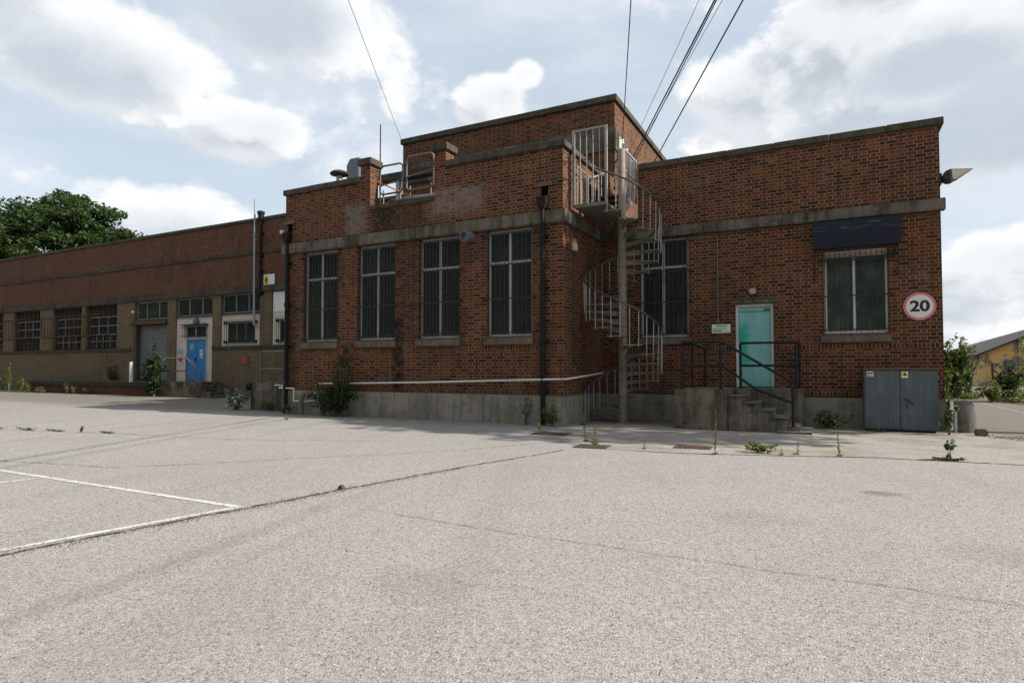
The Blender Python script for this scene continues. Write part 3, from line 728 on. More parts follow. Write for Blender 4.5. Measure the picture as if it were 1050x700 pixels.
# ---------------------------------------------------------------- roof furniture
t = thing('roof_vent', 'small mushroom cowl on the roof at the left parapet', 'vent', (-14.1 + .35, 15, 5.3))
x0 = -13.35
MB().tube([(-13.71, 14.6, 5.3), (-13.71, 14.6, 7.42)], .10, 12).build('flue', 'galvanised', t, smooth=True)
MB().lathe((-13.71, 14.6, 7.38), [(.12, 0), (.29, .05), (.30, .08), (.24, .14), (.07, .20)], 20).build('cowl', 'slate', t, smooth=True)
t = thing('roof_duct', 'blue grey metal duct hood standing behind the left parapet pier', 'duct', (-13.6, 15.3, 5.3))
m = MB(); m.prism([(-13.98, 5.3), (-13.45, 5.3), (-13.45, 8.15), (-13.85, 8.15), (-13.98, 7.95)], 'y', 15.2, 15.6); m.build('duct_casing', 'galv_dark', t, bevel=.02)
mast = MB().tube([(-10.87, 13.15, 5.3), (-10.87, 13.15, 8.0)], [.022, .016], 8).build('mast', 'bar_rust', None); tag(mast, 'thin dark mast rising from the gap in the parapet', 'mast')
def hoop(x0, x1, y, z0, z1, mid, label):
    t = thing('guard_rail', label, 'railing', ((x0 + x1) / 2, y, 5.6), 'rounded guard rails in the parapet gap')
    r = .12; pts = []
    for cx, cz, a0 in ((x1 - r, z1 - r, 0), (x0 + r, z1 - r, 90), (x0 + r, z0 + r, 180), (x1 - r, z0 + r, 270)):
        pts += [(cx + r * math.cos(R(a0 + k * 22.5)), y, cz + r * math.sin(R(a0 + k * 22.5))) for k in range(5)]
    MB().tube(pts, .026, 8, closed=True).build('loop', 'rail_brown', t, smooth=True)
    MB().tube([(x0 + .02, y, mid - .03), (x1 - .02, y, mid + .05)], .022, 8).build('mid_rail', 'rail_brown', t, smooth=True)
    for xx in (x0 + .1, x1 - .1): MB().tube([(xx, y + .02, 5.3), (xx, y + .02, z0 + .12)], .022, 8).build('rail_post', 'rail_brown', t)
hoop(-10.83, -10.06, 13.1, 6.02, 6.80, 6.30, 'left rounded pipe guard rail in the parapet gap beside the mast')
hoop(-9.93, -9.06, 13.1, 6.02, 6.92, 6.42, 'right rounded pipe guard rail in the parapet gap beside the right pier')
t = thing('roof_canopy', 'dark flat roof canopy on pale posts behind the parapet gap', 'canopy', (-10.6, 15, 5.3))
MB().box(-12.55, -9.5, 14.6, 14.85, 6.95, 7.19).build('canopy_slab', 'concrete_wing', t, bevel=.02)
for x in (-12.4, -11.45, -9.95, -9.65): MB().box(x - .06, x + .06, 14.65, 14.77, 5.3, 6.948).build('canopy_post', 'galvanised', t)
t = thing('roof_plank', 'dark board lying tilted across the parapet gap', 'plank', (-9.8, 13.1, 5.6))
m = MB(); m.add([(-10.1, 12.8, 5.70), (-8.80, 12.8, 5.66), (-8.80, 13.4, 5.95), (-10.1, 13.4, 5.98), (-10.1, 12.8, 5.66), (-8.80, 12.8, 5.62), (-8.80, 13.4, 5.91), (-10.1, 13.4, 5.94)], [(0, 1, 2, 3), (7, 6, 5, 4), (0, 4, 5, 1), (1, 5, 6, 2), (2, 6, 7, 3), (3, 7, 4, 0)]); m.build('board', 'roof_felt', t)
t = MB().tube([(-10.8, 12.98, 6.35), (-10.2, 13.0, 6.05), (-9.6, 13.02, 5.78), (-9.2, 13.0, 5.66)], .018, 6).tube([(-10.5, 12.9, 5.66), (-10.3, 12.95, 5.80), (-10.0, 12.9, 5.68), (-9.85, 12.95, 5.85)], .016, 6).build('strap', 'orange_straps', None)
tag(t, 'orange strap slung diagonally behind the rounded guard rails', 'strap')
t = thing('roof_box', 'white metal box on the roof beside the right parapet pier', 'box', (-9.1, 13.5, 5.3))
MB().box(-9.25, -8.85, 13.45, 13.8, 5.3, 6.3).build('box_body', 'white_plastic', t, bevel=.02); MB().box(-9.29, -8.81, 13.41, 13.84, 6.3, 6.35).build('lid', 'white_plastic', t)

# ---------------------------------------------------------------- SPIRAL STAIRCASE
CX, CY = -4.26, 13.9
ST = thing('spiral_staircase', 'grey steel spiral staircase winding up the brick corner to the roof', 'staircase', (CX, CY, 0))
ZT = 5.02
pole = MB(); pole.tube([(CX, CY, 0), (CX, CY, 6.45)], .085, 20); pole.lathe((CX, CY, 0), [(.16, 0), (.16, .02), (.09, .025)], 20)
pole.build('pole', 'steel_stair', ST, smooth=True)
a0, a1, N = 152.0, -474.0, 24
def P(a, r, z): return (CX + r * math.cos(R(a)), CY + r * math.sin(R(a)), z)
def tz(a): return .2 + (a0 - a) / (a0 - a1) * (ZT - .2)
for i in range(N):
    st = (a0 - a1) / N
    a = a0 - i * st; z = .2 + i * (ZT - .2) / N
    h = st * .54
    m = MB()
    pts = [P(a + h * .6, .08, 0), P(a + h, .86, 0), P(a + h * .33, .875, 0), P(a - h * .33, .875, 0), P(a - h, .86, 0), P(a - h * .6, .08, 0)]
    n = len(pts)
    m.add([(p[0], p[1], z - .022) for p in pts] + [(p[0], p[1], z) for p in pts], [tuple(range(n))[::-1], tuple(range(n, 2 * n))] + [(k, (k + 1) % n, n + (k + 1) % n, n + k) for k in range(n)])
    # stiffening web under the tread and the collar round the pole
    q0, q1 = P(a, .08, z - .022), P(a, .72, z - .022); nv = Vector((-math.sin(R(a)), math.cos(R(a)), 0)) * .008
    q0, q1 = Vector(q0), Vector(q1)
    m.add([q0 - nv, q0 + nv, q1 + nv, q1 - nv, q0 - nv - Vector((0, 0, .085)), q0 + nv - Vector((0, 0, .085)), q1 + nv - Vector((0, 0, .018)), q1 - nv - Vector((0, 0, .018))], [(0, 1, 2, 3), (4, 7, 6, 5), (0, 4, 5, 1), (1, 5, 6, 2), (2, 6, 7, 3), (3, 7, 4, 0)])
    m.lathe((CX, CY, z - .17), [(.088, 0), (.103, .012), (.103, .16), (.088, .172)], 20)
    m.build('tread', 'tread', ST)
    for k in (-.25, .25):
        aa = a + st * k
        MB().tube([P(aa, .89, z - .05), P(aa, .905, tz(aa) + .80 - .02)], .0115, 6).build('baluster', 'steel_bar', ST)
hr = [P(a, .91, tz(a) + .80) for a in [a0 + 33 - k * (a0 + 33 - a1) / 114 for k in range(115)]]
MB().tube(hr, .021, 8).build('handrail', 'handrail_dark', ST, smooth=True)
MB().tube([P(a0 + 33, .91, 0), P(a0 + 33, .91, tz(a0 + 33) + .80)], .016, 8).build('newel_post', 'steel_bar', ST)
MB().tube([P(a0 + 19, .905, 0), P(a0 + 19, .905, tz(a0 + 19) + .78)], .0115, 6).build('baluster', 'steel_bar', ST)
lm = MB(); lm.box(XC + .08, CX - .12, 13.12, 14.9, ZT - .03, ZT + .02); lm.box(XC + .08, CX - .12, 13.10, 13.12, ZT - .05, ZT + .025)
lm.build('landing', 'tread', ST)
MB().box(CX - .5, CX - .3, 14.9, 15.12, 4.62, ZT - .032).build('landing_bracket', 'concrete_band', ST)
for k in range(3): MB().box(XC + .02, CX - .1, 14.3 + k * .28, 14.62 + k * .28, ZT + .18 + k * .22, ZT + .22 + k * .22).build('upper_step', 'slate', ST)
fr = MB(); xa, xb = XC + .05, CX - .10
fr.box(xa, xa + .055, 13.12, 13.175, ZT - .02, 6.79); fr.box(xb - .055, xb, 13.12, 13.175, ZT - .02, 6.79); fr.box(xa + .055, xb - .055, 13.125, 13.17, 6.75, 6.79)
fr.build('cage_frame', 'steel_bar', ST)
for k in range(1, 5):
    x = xa + .03 + (xb - xa - .06) * k / 5
    MB().tube([(x, 13.147, ZT - .01), (x, 13.147, 6.76)], .013, 8).build('cage_bar', 'steel_bar', ST)
# rails along the landing beside the wall and up to the roof
for (ya, yb, x) in ((13.2, 15.15, XC + .12),):
    MB().tube([(x, ya, ZT + .95), (x, 14.2, ZT + .95), (x, yb, ZT + 1.35)], .02, 8).build('landing_rail', 'steel_bar', ST)
    for k in range(8):
        y = ya + (yb - ya) * (k + .3) / 8
        MB().tube([(x, y, ZT + .02), (x, y, ZT + .95 + max(0, (y - 14.2) / .95 * .4))], .011, 6).build('landing_bar', 'steel_bar', ST)
g = MB(); gx = CX - .06
g.box(gx - .02, gx + .02, 14.3, 14.34, 5.0, 6.62); g.box(gx - .02, gx + .02, 15.3, 15.34, 5.5, 6.62); g.box(gx - .02, gx + .02, 14.34, 15.3, 6.58, 6.62)
g.add([(gx - .015, 14.34, 5.06), (gx + .015, 14.34, 5.06), (gx + .015, 15.3, 5.66), (gx - .015, 15.3, 5.66), (gx - .015, 14.34, 5.12), (gx + .015, 14.34, 5.12), (gx + .015, 15.3, 5.72), (gx - .015, 15.3, 5.72)], [(0, 1, 2, 3), (4, 7, 6, 5), (0, 4, 5, 1), (1, 5, 6, 2), (2, 6, 7, 3), (3, 7, 4, 0)])
g.box(gx - .012, gx + .012, 14.34, 15.3, 6.1, 6.13)
for k in range(1, 8): y = 14.34 + .96 * k / 8; g.box(gx - .008, gx + .008, y - .012, y + .012, 5.1 + .6 * k / 8, 6.58)
g.build('side_grille', 'steel_bar', ST)

# ---------------------------------------------------------------- CONCRETE ENTRANCE STEPS
ES = thing('entrance_steps', 'dark stained concrete steps and landing with navy pipe railings at the green door', 'steps', (-1.8, 14.2, 0))
H0 = .84
m = MB()
m.box(-2.93, -1.84, 13.2, 15.16, 0, H0); m.box(-1.84, -.47, 14.25, 15.16, 0, H0 - .003)
xs = [-1.84, -1.55, -1.28, -1.0, -.73]; zs_ = [.70, .56, .42, .28]
for k in range(4): m.box(xs[k], xs[k + 1], 13.22, 14.25, 0, zs_[k])
m.box(-.73, -.50, 13.25, 14.25, 0, .13)
m.build('stair_block', 'concrete_step', ES, bevel=.018)
m = MB()
for k in range(4): m.box(xs[k] - .0, xs[k + 1] + .025, 13.20, 14.25, zs_[k] + .001, zs_[k] + .02)
m.build('tread_edge', 'concrete_block', ES, bevel=.008)
MB().box(-.9, -.28, 13.05, 14.4, .002, .05).build('bottom_slab', 'concrete_block', ES, bevel=.01)
r1 = MB(); rr = .026
y = 13.30
zt = H0 + 1.0; zm = H0 + .5
def post(x, y, z0, z1, nm='post'):
    MB().tube([(x, y, z0), (x, y, z1)], rr, 10).lathe((x, y, z0), [(.05, 0), (.05, .015), (.03, .02)], 10).build('railing_post', 'rail_navy', ES, smooth=True)
post(-2.76, y, H0, zt); post(-1.98, y, H0, zt); post(-2.72, 14.2, H0, zt - .01); post(-2.6, 15.08, H0, zt - .1)
post(-.62, y, .13, 1.02); post(-.6, 14.42, H0, zt); post(-.56, 15.08, H0, zt); post(-1.72, 14.42, H0, zt)
MB().tube([(-2.76, y, zt), (-2.05, y, zt), (-1.92, y, zt - .03), (-.78, y, 1.10), (-.66, y, 1.02), (-.62, y, .9)], rr, 10).build('top_rail', 'rail_navy', ES, smooth=True)
MB().tube([(-2.76, y, zm), (-2.02, y, zm), (-1.9, y, zm - .04), (-1.3, y, .86), (-.64, y, .60)], rr, 10).build('mid_rail', 'rail_navy', ES, smooth=True)
MB().tube([(-2.76, y, zt), (-2.72, 14.2, zt - .01), (-2.6, 15.08, zt - .1)], rr, 10).build('top_rail', 'rail_navy', ES, smooth=True)
MB().tube([(-2.76, y, zm), (-2.72, 14.2, zm), (-2.6, 15.08, zm)], rr, 10).build('mid_rail', 'rail_navy', ES, smooth=True)
MB().tube([(-1.72, 14.42, zt), (-.6, 14.42, zt), (-.56, 15.08, zt)], rr, 10).build('top_rail', 'rail_navy', ES, smooth=True)
MB().tube([(-1.72, 14.42, zm), (-.6, 14.42, zm), (-.56, 15.08, zm)], rr, 10).build('mid_rail', 'rail_navy', ES, smooth=True)

# ---------------------------------------------------------------- CABINET
CB = thing('utility_cabinet', 'weathered blue grey steel cabinet with two doors against the brick', 'cabinet', (1.29, 14.8, 0))
x0, x1, yf = .655, 1.925, 14.5
MB().box(x0, x1, yf + .02, 15.15, .04, 1.25).build('cabinet_body', 'cabinet_paint', CB, bevel=.006)
MB().box(x0 - .015, x1 + .02, yf - .03, 15.16, 1.252, 1.29).build('cabinet_top', 'wood_board', CB, bevel=.01)
MB().box(x0 + .05, x1 - .05, yf + .06, 15.1, 0, .038).build('cabinet_base', 'bar_dark', CB)
xm = (x0 + x1) / 2 - .01
d1_ = MB().box(x0 + .02, xm - .006, yf - .005, yf + .019, .06, 1.235).build('cabinet_door', 'cabinet_paint', CB, bevel=.005)
d2_ = MB().box(xm + .006, x1 - .02, yf - .005, yf + .019, .06, 1.235).build('cabinet_door', 'cabinet_paint', CB, bevel=.005)
m = MB(); m.tube([(xm + .10, yf - .03, .66), (xm + .22, yf - .035, .57)], .013, 8); m.tube([(xm + .10, yf - .03, .66), (xm + .10, yf, .66)], .018, 8); m.build('handle', 'bar_dark', d2_)
m = MB(); m.lathe((xm + .11, yf - .004, .55), [(.014, 0), (.014, .006)], 10, (0, -1, 0)); m.lathe((xm + .11, yf - .004, .50), [(.014, 0), (.014, .006)], 10, (0, -1, 0)); m.build('keyhole', 'void_dark', d2_)
m = MB()
for z in (.2, .65, 1.1): m.tube([(x0 + .012, yf - .008, z - .05), (x0 + .012, yf - .008, z + .05)], .012, 8)
m.build('hinge', 'cabinet_paint', d1_)
m = MB()
for z in (.2, .65, 1.1): m.tube([(x1 - .012, yf - .008, z - .05), (x1 - .012, yf - .008, z + .05)], .012, 8)
m.build('hinge', 'cabinet_paint', d2_)
s1 = MB().box(x0 + .06, x0 + .17, yf - .009, yf - .0055, 1.11, 1.22).build('label', 'sign_white', d1_)
m = MB(); m.box(x0 + .07, x0 + .11, yf - .0115, yf - .0095, 1.16, 1.20); m.box(x0 + .12, x0 + .16, yf - .0115, yf - .0095, 1.17, 1.20); m.box(x0 + .075, x0 + .15, yf - .0115, yf - .0095, 1.125, 1.14); m.build('label_print', 'black_print', s1)
s2 = MB().box(xm + .03, xm + .145, yf - .009, yf - .0055, 1.09, 1.215).build('label', 'sign_white', d2_)
MB().box(xm + .035, xm + .14, yf - .0115, yf - .0095, 1.125, 1.21).build('label_panel', 'sign_yellow', s2)
m = MB(); cx = xm + .0875
m.prism([(cx - .035, 1.135), (cx + .035, 1.135), (cx, 1.20)], 'y', yf - .0125, yf - .0117); m.build('label_print', 'black_print', s2)

# ---------------------------------------------------------------- BOLLARD BLOCK, POST, STONE
m = MB(); bl = [(.19, 0), (.19, .2), (.18, .42), (.155, .56), (.10, .63), (.0, .65)]
m.lathe((2.42, 15.05, 0), bl, 24)
o = m.build('bollard', 'concrete_block', None, True); tag(o, 'squat rounded concrete bollard at the right brick corner', 'bollard')
o = MB().tube([(2.25, 14.93, 0), (2.25, 14.93, .68)], .03, 10).build('marker_post', 'frame_purple_white', None, True); tag(o, 'thin faded white post beside the rounded concrete bollard', 'post')
o = MB().prism([(2.46, 0), (2.66, 0), (2.655, .12), (2.60, .14), (2.465, .135)], 'y', 14.3, 14.46).build('stone_block', 'sill_stone', None, bevel=.02); tag(o, 'loose grey stone lump in front of the rounded bollard', 'stone')
for (x, y, s, lb) in ((-4.58, 4.95, .035, 'small dark stone sitting on the long open joint'), (-3.0, 3.3, .007, 'tiny dark chip lying on the foreground asphalt')):
    o = MB().prism([(x - s, 0), (x + s, 0), (x + s * .7, s * 1.0), (x - s * .2, s * 1.4), (x - s * .8, s * .8)], 'y', y - s * .7, y + s * .7).build('stone', 'crack', None, bevel=.003); tag(o, lb, 'stone')
# ================================================================== LONG LEFT WING
YW = 19.0
LB = thing('long_brick_building', 'long two-tone brick works wing with blue doors, roller shutter and barred windows', 'building', (-30, YW, 0))
WW = [(-43.72, -40.77), (-39.37, -36.5), (-36.08, -33.2)]
holes = [(a, b, 2.32, 4.69) for a, b in WW] + [(-47.6, -45.0, 2.32, 4.69), (-31.66, -28.99, .66, 4.67), (-28.33, -25.63, .66, 4.68), (-25.04, -22.45, 2.3, 4.70), (-21.7, -19.4, 2.3, 4.68)]
wall('wall', 'x', YW, .35, -60, XL, 0, 7.9, holes, 'brick_wing', LB)
wall('wall', 'y', -60, .35, YW + .355, 34, 0, 7.9, [], 'brick_wing', LB)
wall('wall', 'y', XL - .0, -.35, YW + .355, 34, 0, 7.9, [], 'brick_wing', LB)
MB().box(-59.6, XL - .36, YW + .36, 34, 7.2, 7.3).build('roof', 'roof_felt', LB)
MB().box(-59.6, XL - .36, 33.6, 33.9, 0, 7.9).build('wall', 'brick_wing', LB)
course('coping', 'x', -60.05, XL + .0, YW - .06, YW + .42, 7.9, 8.04, 'concrete_coping', LB, 1.3)
course('string_course', 'x', -60.02, XL - .02, YW - .05, YW + .05, 6.42, 6.56, 'concrete_wing', LB, 2.0, bevel=.006)
course('lintel_band', 'x', -60.02, XL - .02, YW - .07, YW + .06, 4.70, 4.98, 'concrete_wing', LB, 2.6)
for a, b in ((-60.0, -31.9), (-25.6, XL - .02)): course('sill_band', 'x', a, b, YW - .06, YW + .06, 2.17, 2.315, 'concrete_wing', LB, 2.3)
for x in (-46.3, -31.95): MB().box(x - .01, x + .01, YW - .004, YW + .02, 5.0, 6.4).build('expansion_joint', 'bar_dark', LB)
# barred factory windows with outward rusty guards
for i, (a, b) in enumerate(WW + [(-47.6, -45.0)]):
    m = MB(); yb = YW + .14; n = 6
    for k in range(n + 1):
        u = a + .04 + (b - a - .08) * k / n; m.box(u - .018, u + .018, yb, yb + .04, 2.34, 4.67)
    for h in (2.36, 2.75, 3.13, 3.52, 4.02, 4.35, 4.65): m.box(a + .02, b - .02, yb + .005, yb + .035, h - .018, h + .018)
    win = m.build('window', 'bar_rust', LB)
    MB().box(a, b, yb + .045, yb + .055, 2.33, 4.68).build('pane', 'glass', win)
    m = MB(); c0, c1 = a + (b - a) * .08, b - (b - a) * .05                        # pale opening lights
    for k in range(4):
        u = c0 + (c1 - c0) * k / 3; m.box(u - .02, u + .02, yb - .03, yb - .004, 3.1, 4.05)
    for h in (3.1, 3.58, 4.05): m.box(c0, c1, yb - .028, yb - .006, h - .026, h + .026)
    if i: 
        for k in range(1, 4): u = c0 + (c1 - c0) * k / 4; m.box(u - .018, u + .018, yb - .028, yb - .006, 2.4, 3.07)
        m.box(c0, c1, yb - .028, yb - .006, 2.72, 2.76)
    m.build('opening_light', 'frame_dull', win)
    m = MB(); ya = YW - .55                                                       # projecting guard cage
    for h in (3.02, 4.12):
        m.tube([(a - .1, YW - .01, h), (a - .1, ya, h), (b + .05, ya, h), (b + .05, YW - .01, h)], .022, 6)
    for k in range(4): y = YW - .05 - .5 * k / 3; m.tube([(a - .1, y, 3.02), (a - .1, y, 4.12)], .012, 5)
    for k in range(9): u = a + (b - a) * k / 8; m.tube([(u, ya, 3.02), (u, ya, 4.12)] if k in (0, 8) else [(u, YW + .05, 2.4), (u, YW + .05, 4.6)], .011, 5)
    m.build('guard_cage', 'bar_rust', win)
# roller shutter bay
a, b = -31.66, -28.99
m = MB(); n = 34; z0, z1 = .68, 3.48; pts = []
for k in range(n * 4 + 1):
    z = z0 + (z1 - z0) * k / (n * 4); pts.append((YW + .20 - .022 * abs(math.sin(math.pi * k / 4)), z))
vs = [(x, y, z) for x in (a + .2, b) for y, z in pts]; q = len(pts)
m.add(vs, [(k, k + 1, q + k + 1, q + k) for k in range(q - 1)])
sh = m.build('roller_shutter', 'shutter_grey', LB)
MB().box(a - .02, a + .2, YW - .03, YW + .25, .66, 3.5).build('jamb', 'concrete_wing', LB, bevel=.01)
MB().box(a - .2, b + .02, YW - .09, YW + .25, 3.505, 3.70).build('shutter_lintel', 'rust', LB, bevel=.01)
def top_light(a, b, z0, z1, mulls):
    w = steel_window(LB, a, b, YW, z0, z1, mulls, [], w=.06, frame='frame_dull')
    MB().box(a - .02, b + .02, YW - .03, YW + .12, z0 - .05, z0 - .003).build('sill', 'bar_dark', w)
    return w
top_light(a + .09, b, 3.76, 4.665, [-30.75, -29.75])
# door bay: cream panel, small window over blue double doors
a, b = -28.33, -25.63
top_light(a + .06, b - .02, 3.80, 4.675, [-27.4, -26.45])
wall('door_panel', 'x', YW + .06, .12, a, b, .66, 3.745, [(-27.62, -26.03, .67, 3.32)], 'panel_cream', LB)
dr = MB(); dr.box(-27.615, -27.52, YW + .05, YW + .17, .68, 3.31); dr.box(-26.13, -26.035, YW + .05, YW + .17, .68, 3.31); dr.box(-27.52, -26.13, YW + .05, YW + .17, 2.66, 2.74)
door = dr.build('door', 'frame_white', LB)
xm = -26.86
lf = MB().box(-27.515, xm - .008, YW + .09, YW + .13, .69, 2.655).build('door_leaf', 'blue_door', door, bevel=.006)
m = MB(); m.box(-27.35, -27.05, YW + .082, YW + .0895, 2.18, 2.48); m.build('vision_panel', 'sign_teal', lf)
rf = MB().box(xm + .008, -26.135, YW + .09, YW + .13, .69, 2.655).build('door_leaf', 'blue_door', door, bevel=.006)
s = MB().box(-26.60, -26.40, YW + .08, YW + .0895, 1.80, 2.18).build('door_notice', 'sign_white', rf)
for z0, z1 in ((2.02, 2.10), (1.86, 1.92)): MB().box(-26.56, -26.44, YW + .076, YW + .0795, z0, z1).build('notice_print', 'sign_red', s)
m = MB(); m.box(xm - .09, xm - .03, YW + .05, YW + .0895, 1.65, 1.8); m.build('handle', 'bar_dark', lf)
fw_ = steel_window(LB, -27.70, -26.05, YW - .05, 2.74, 3.34, [-26.86], [], w=.05, bars='bar_dark', pitch=.14, hbars=(2.84, 3.26))
MB().box(-27.78, -25.98, YW - .16, YW + .05, 3.345, 3.40).build('hood', 'bar_dark', fw_)
# third bay and fourth bay
def panel_bay(a, b, tl, ta, tb, lab):
    wall('infill_panel', 'x', YW + .06, .12, a, b, 2.3, 3.76, [(ta, tb, 2.42, 3.40)], 'panel_cream', LB)
    w = steel_window(LB, ta, tb, YW - .02, 2.42, 3.40, [ta + (tb - ta) / 3, ta + (tb - ta) * 2 / 3], [], w=.05, frame='frame_dull')
    m = MB(); n = 13
    for k in range(n + 1): u = ta - .04 + (tb - ta + .08) * k / n; m.tube([(u, YW - .09, 2.36), (u, YW - .09, 3.52)], .011, 5)
    for h in (2.48, 3.40): m.box(ta - .1, tb + .1, YW - .085, YW - .07, h - .018, h + .018)
    for u in (ta - .09, tb + .09):
        for h in (2.5, 3.38): m.box(u - .05, u + .05, YW - .07, YW + .058, h - .06, h + .06)
    m.build('security_bars', 'bar_dark', w)
panel_bay(-25.04, -22.45, 1, -24.62, -22.80, '')
top_light(-24.98, -22.50, 3.82, 4.695, [-24.1, -23.25])
panel_bay(-21.7, -19.4, 0, -21.25, -19.7, '')
MB().box(-21.68, -19.42, YW + .05, YW + .1, 3.77, 4.66).build('blank_panel', 'sign_white', LB)
m = MB(); m.tube([(-22.35, YW - .09, 8.12), (-22.35, YW - .09, 4.5)], .05, 10)
p = m.build('downpipe', 'pipe_black', LB, smooth=True)
MB().lathe((-22.35, YW - .09, 8.05), [(.07, -.25), (.13, -.1), (.13, .08), (.16, .1), (.16, .22), (.07, .25)], 12).build('hopper', 'pipe_black', p)
for z in (4.62, 5.6, 6.3, 7.3): MB().box(-22.47, -22.23, YW - .1, YW + .0, z - .04, z + .04).build('pipe_collar', 'pipe_black', p)
t = MB().tube([(-22.62, YW - .16, 3.2), (-22.66, YW - .16, 6.0), (-22.67, YW - .16, 8.85)], [.05, .045, .035], 10)
t.tube([(-22.62, YW - .16, 3.25), (-22.5, YW - .03, 3.1)], .03, 6)
for z in (4.9, 7.0): t.box(-22.72, -22.58, YW - .18, YW - .06, z - .03, z + .03)
o = t.build('flag_pole', 'galvanised', None, smooth=True); tag(o, 'tall pale metal pole clamped to the left wing beside a black downpipe', 'pole')
t = thing('warning_sign', 'white sign with yellow warning triangle beside the black downpipe of the left wing', 'sign', (-21.87, YW, 5.2))
MB().box(-22.20, -21.53, YW - .03, YW - .004, 4.985, 5.44).build('plate', 'sign_white', t)
MB().box(-22.16, -21.90, YW - .034, YW - .0305, 5.02, 5.40).build('yellow_panel', 'sign_yellow', t)
MB().prism([(-22.135, 5.14), (-21.925, 5.14), (-22.03, 5.36)], 'y', YW - .038, YW - .0345).box(-22.135, -21.925, YW - .037, YW - .0345, 5.045, 5.085).build('print', 'black_print', t)
t = MB().box(-46.4, -45.45, YW - .03, YW - .004, 4.62, 5.02).build('notice_sign', 'sign_white'); tag(t, 'small blank white sign on the band at the far left end of the wing', 'sign')
t = MB().box(-21.08, -20.92, YW - .2, YW - .004, 7.12, 7.28).build('wall_light', 'sign_white', None, bevel=.03); tag(t, 'tiny white lamp high on the left wing by the main block corner', 'light')
t = MB().lathe((-26.82, YW + .055, 3.53), [(.18, 0), (.18, .05), (.14, .12), (.05, .15)], 14, (0, -1, 0)).build('wall_light', 'rail_grey', None, True); tag(t, 'round grey lamp on the cream panel above the blue doors', 'light')
t = MB().box(-28.2, -27.85, YW + .04, YW + .058, 1.98, 2.22).build('notice_sign', 'sign_teal'); tag(t, 'small teal notice on the cream panel left of the blue doors', 'sign')
t = MB().lathe((-28.0, YW + .058, 1.76), [(.12, 0), (.12, .04), (.05, .08)], 14, (0, -1, 0)).build('alarm_bell', 'sign_red', None); tag(t, 'round dark red bell under the teal notice by the blue doors', 'bell')
t = MB().box(-23.55, -23.15, YW - .05, YW - .003, 1.48, 1.84).build('meter_box', 'orange_box', None, bevel=.01); tag(t, 'square orange red hatch low on the yellow brick of the left wing', 'hatch')
t = MB().lathe((-31.75, YW - .003, 4.18), [(.07, 0), (.07, .08), (.03, .12)], 10, (0, -1, 0)).build('wall_light', 'sign_white', None); tag(t, 'tiny white lamp between the barred windows and the roller shutter', 'light')

# loading dock, steps and ramp
t = thing('loading_dock', 'low brick loading dock with black rubber edge in front of the roller shutter', 'dock', (-33, 18, 0))
MB().box(-38.6, -27.95, 17.62, 18.98, 0, .42).build('dock_wall', 'brick_dock', t)
MB().box(-38.65, -27.9, 17.56, 18.985, .422, .60).build('dock_edge', 'black_rubber', t, bevel=.01)
MB().box(-38.65, -27.92, 17.62, 18.985, .602, .64).build('dock_top', 'concrete_wing', t)
o = MB().tube([(-29.72, 17.72, .642), (-29.72, 17.72, 1.60)], .085, 12).build('bollard', 'white_plastic', None, True); tag(o, 'white post standing on the dock beside the roller shutter', 'post')
t = thing('door_steps', 'concrete landing and side steps with grey railing below the blue doors', 'steps', (-26, 18, 0))
m = MB(); m.box(-27.88, -24.75, 17.6, 18.98, 0, .68)
for k in range(4): m.box(-24.75 + .3 * k, -24.45 + .3 * k, 17.65, 18.98, 0, .54 - .14 * k)
m.build('stair_block', 'concrete_step', t, bevel=.015)
for p_, nm in (([(-27.5, 17.72, 1.75), (-25.6, 17.72, 1.75), (-24.62, 17.72, 1.14), (-24.62, 17.72, .5)], 'top_rail'), ([(-27.5, 17.72, 1.18), (-25.6, 17.72, 1.18), (-24.62, 17.72, .60)], 'mid_rail'), ([(-25.62, 17.72, .68), (-25.62, 17.72, 1.75)], 'railing_post'), ([(-27.5, 17.72, .64), (-27.5, 17.72, 1.75)], 'railing_post')):
    MB().tube(p_, .03, 8).build(nm, 'rail_grey', t, smooth=True)
t = thing('concrete_ramp', 'low stained concrete platform with grey pipe rail at the left flank of the main block', 'platform', (-15, 14.5, 0))
MB().box(-16.1, XL - .03, 13.3, 18.0, 0, .84).build('ramp_block', 'concrete_step', t, bevel=.02)
for p_, nm in (([(-15.75, 13.42, .84), (-15.75, 13.42, 1.74), (-15.7, 13.42, 1.8), (-14.05, 13.42, 1.8)], 'top_rail'), ([(-15.75, 13.42, 1.26), (-14.05, 13.42, 1.26)], 'mid_rail')):
    MB().tube(p_, .03, 8).build(nm, 'rail_grey', t, smooth=True)
o = MB().lathe((-16.1, 13.36, .72), [(.04, 0), (.13, .01), (.13, .14), (.04, .15)], 16, (-1, -.6, 0)).build('hose_reel', 'pipe_black', None, True); tag(o, 'round black pipe end on the corner of the low concrete platform', 'pipe end')

# ================================================================== OVERHEAD CABLES
def cable(a, b, r, label, sag=.0):
    a, b = Vector(a), Vector(b); pts = [a.lerp(b, k / 24) - Vector((0, 0, sag * 4 * (k / 24) * (1 - k / 24))) for k in range(25)]
    o = MB().tube(pts, r, 6).build('overhead_cable', 'cable', None, True); tag(o, label, 'cable', 'overhead cables')
def through(a, d, t, yend):
    a = Vector(a); p = Vector((0, 0, 1.27)) + Vector(d) * t; k = (yend - a.y) / (p.y - a.y); return a + (p - a) * k
A1 = (-5.19, 17.04, 7.9)
cable(A1, through(A1, (-.2772, .9612, .6026), 11.5, -26), .011, 'single thin cable rising almost straight up from the roof corner insulators')
A2 = (-5.17, 17.9, 7.55)
cable(A2, through(A2, (-.1553, 1.0241, .6026), 11.5, -26), .016, 'thick twisted pair cable running up from the spiral stair corner')
A2b = (-5.16, 17.95, 7.45)
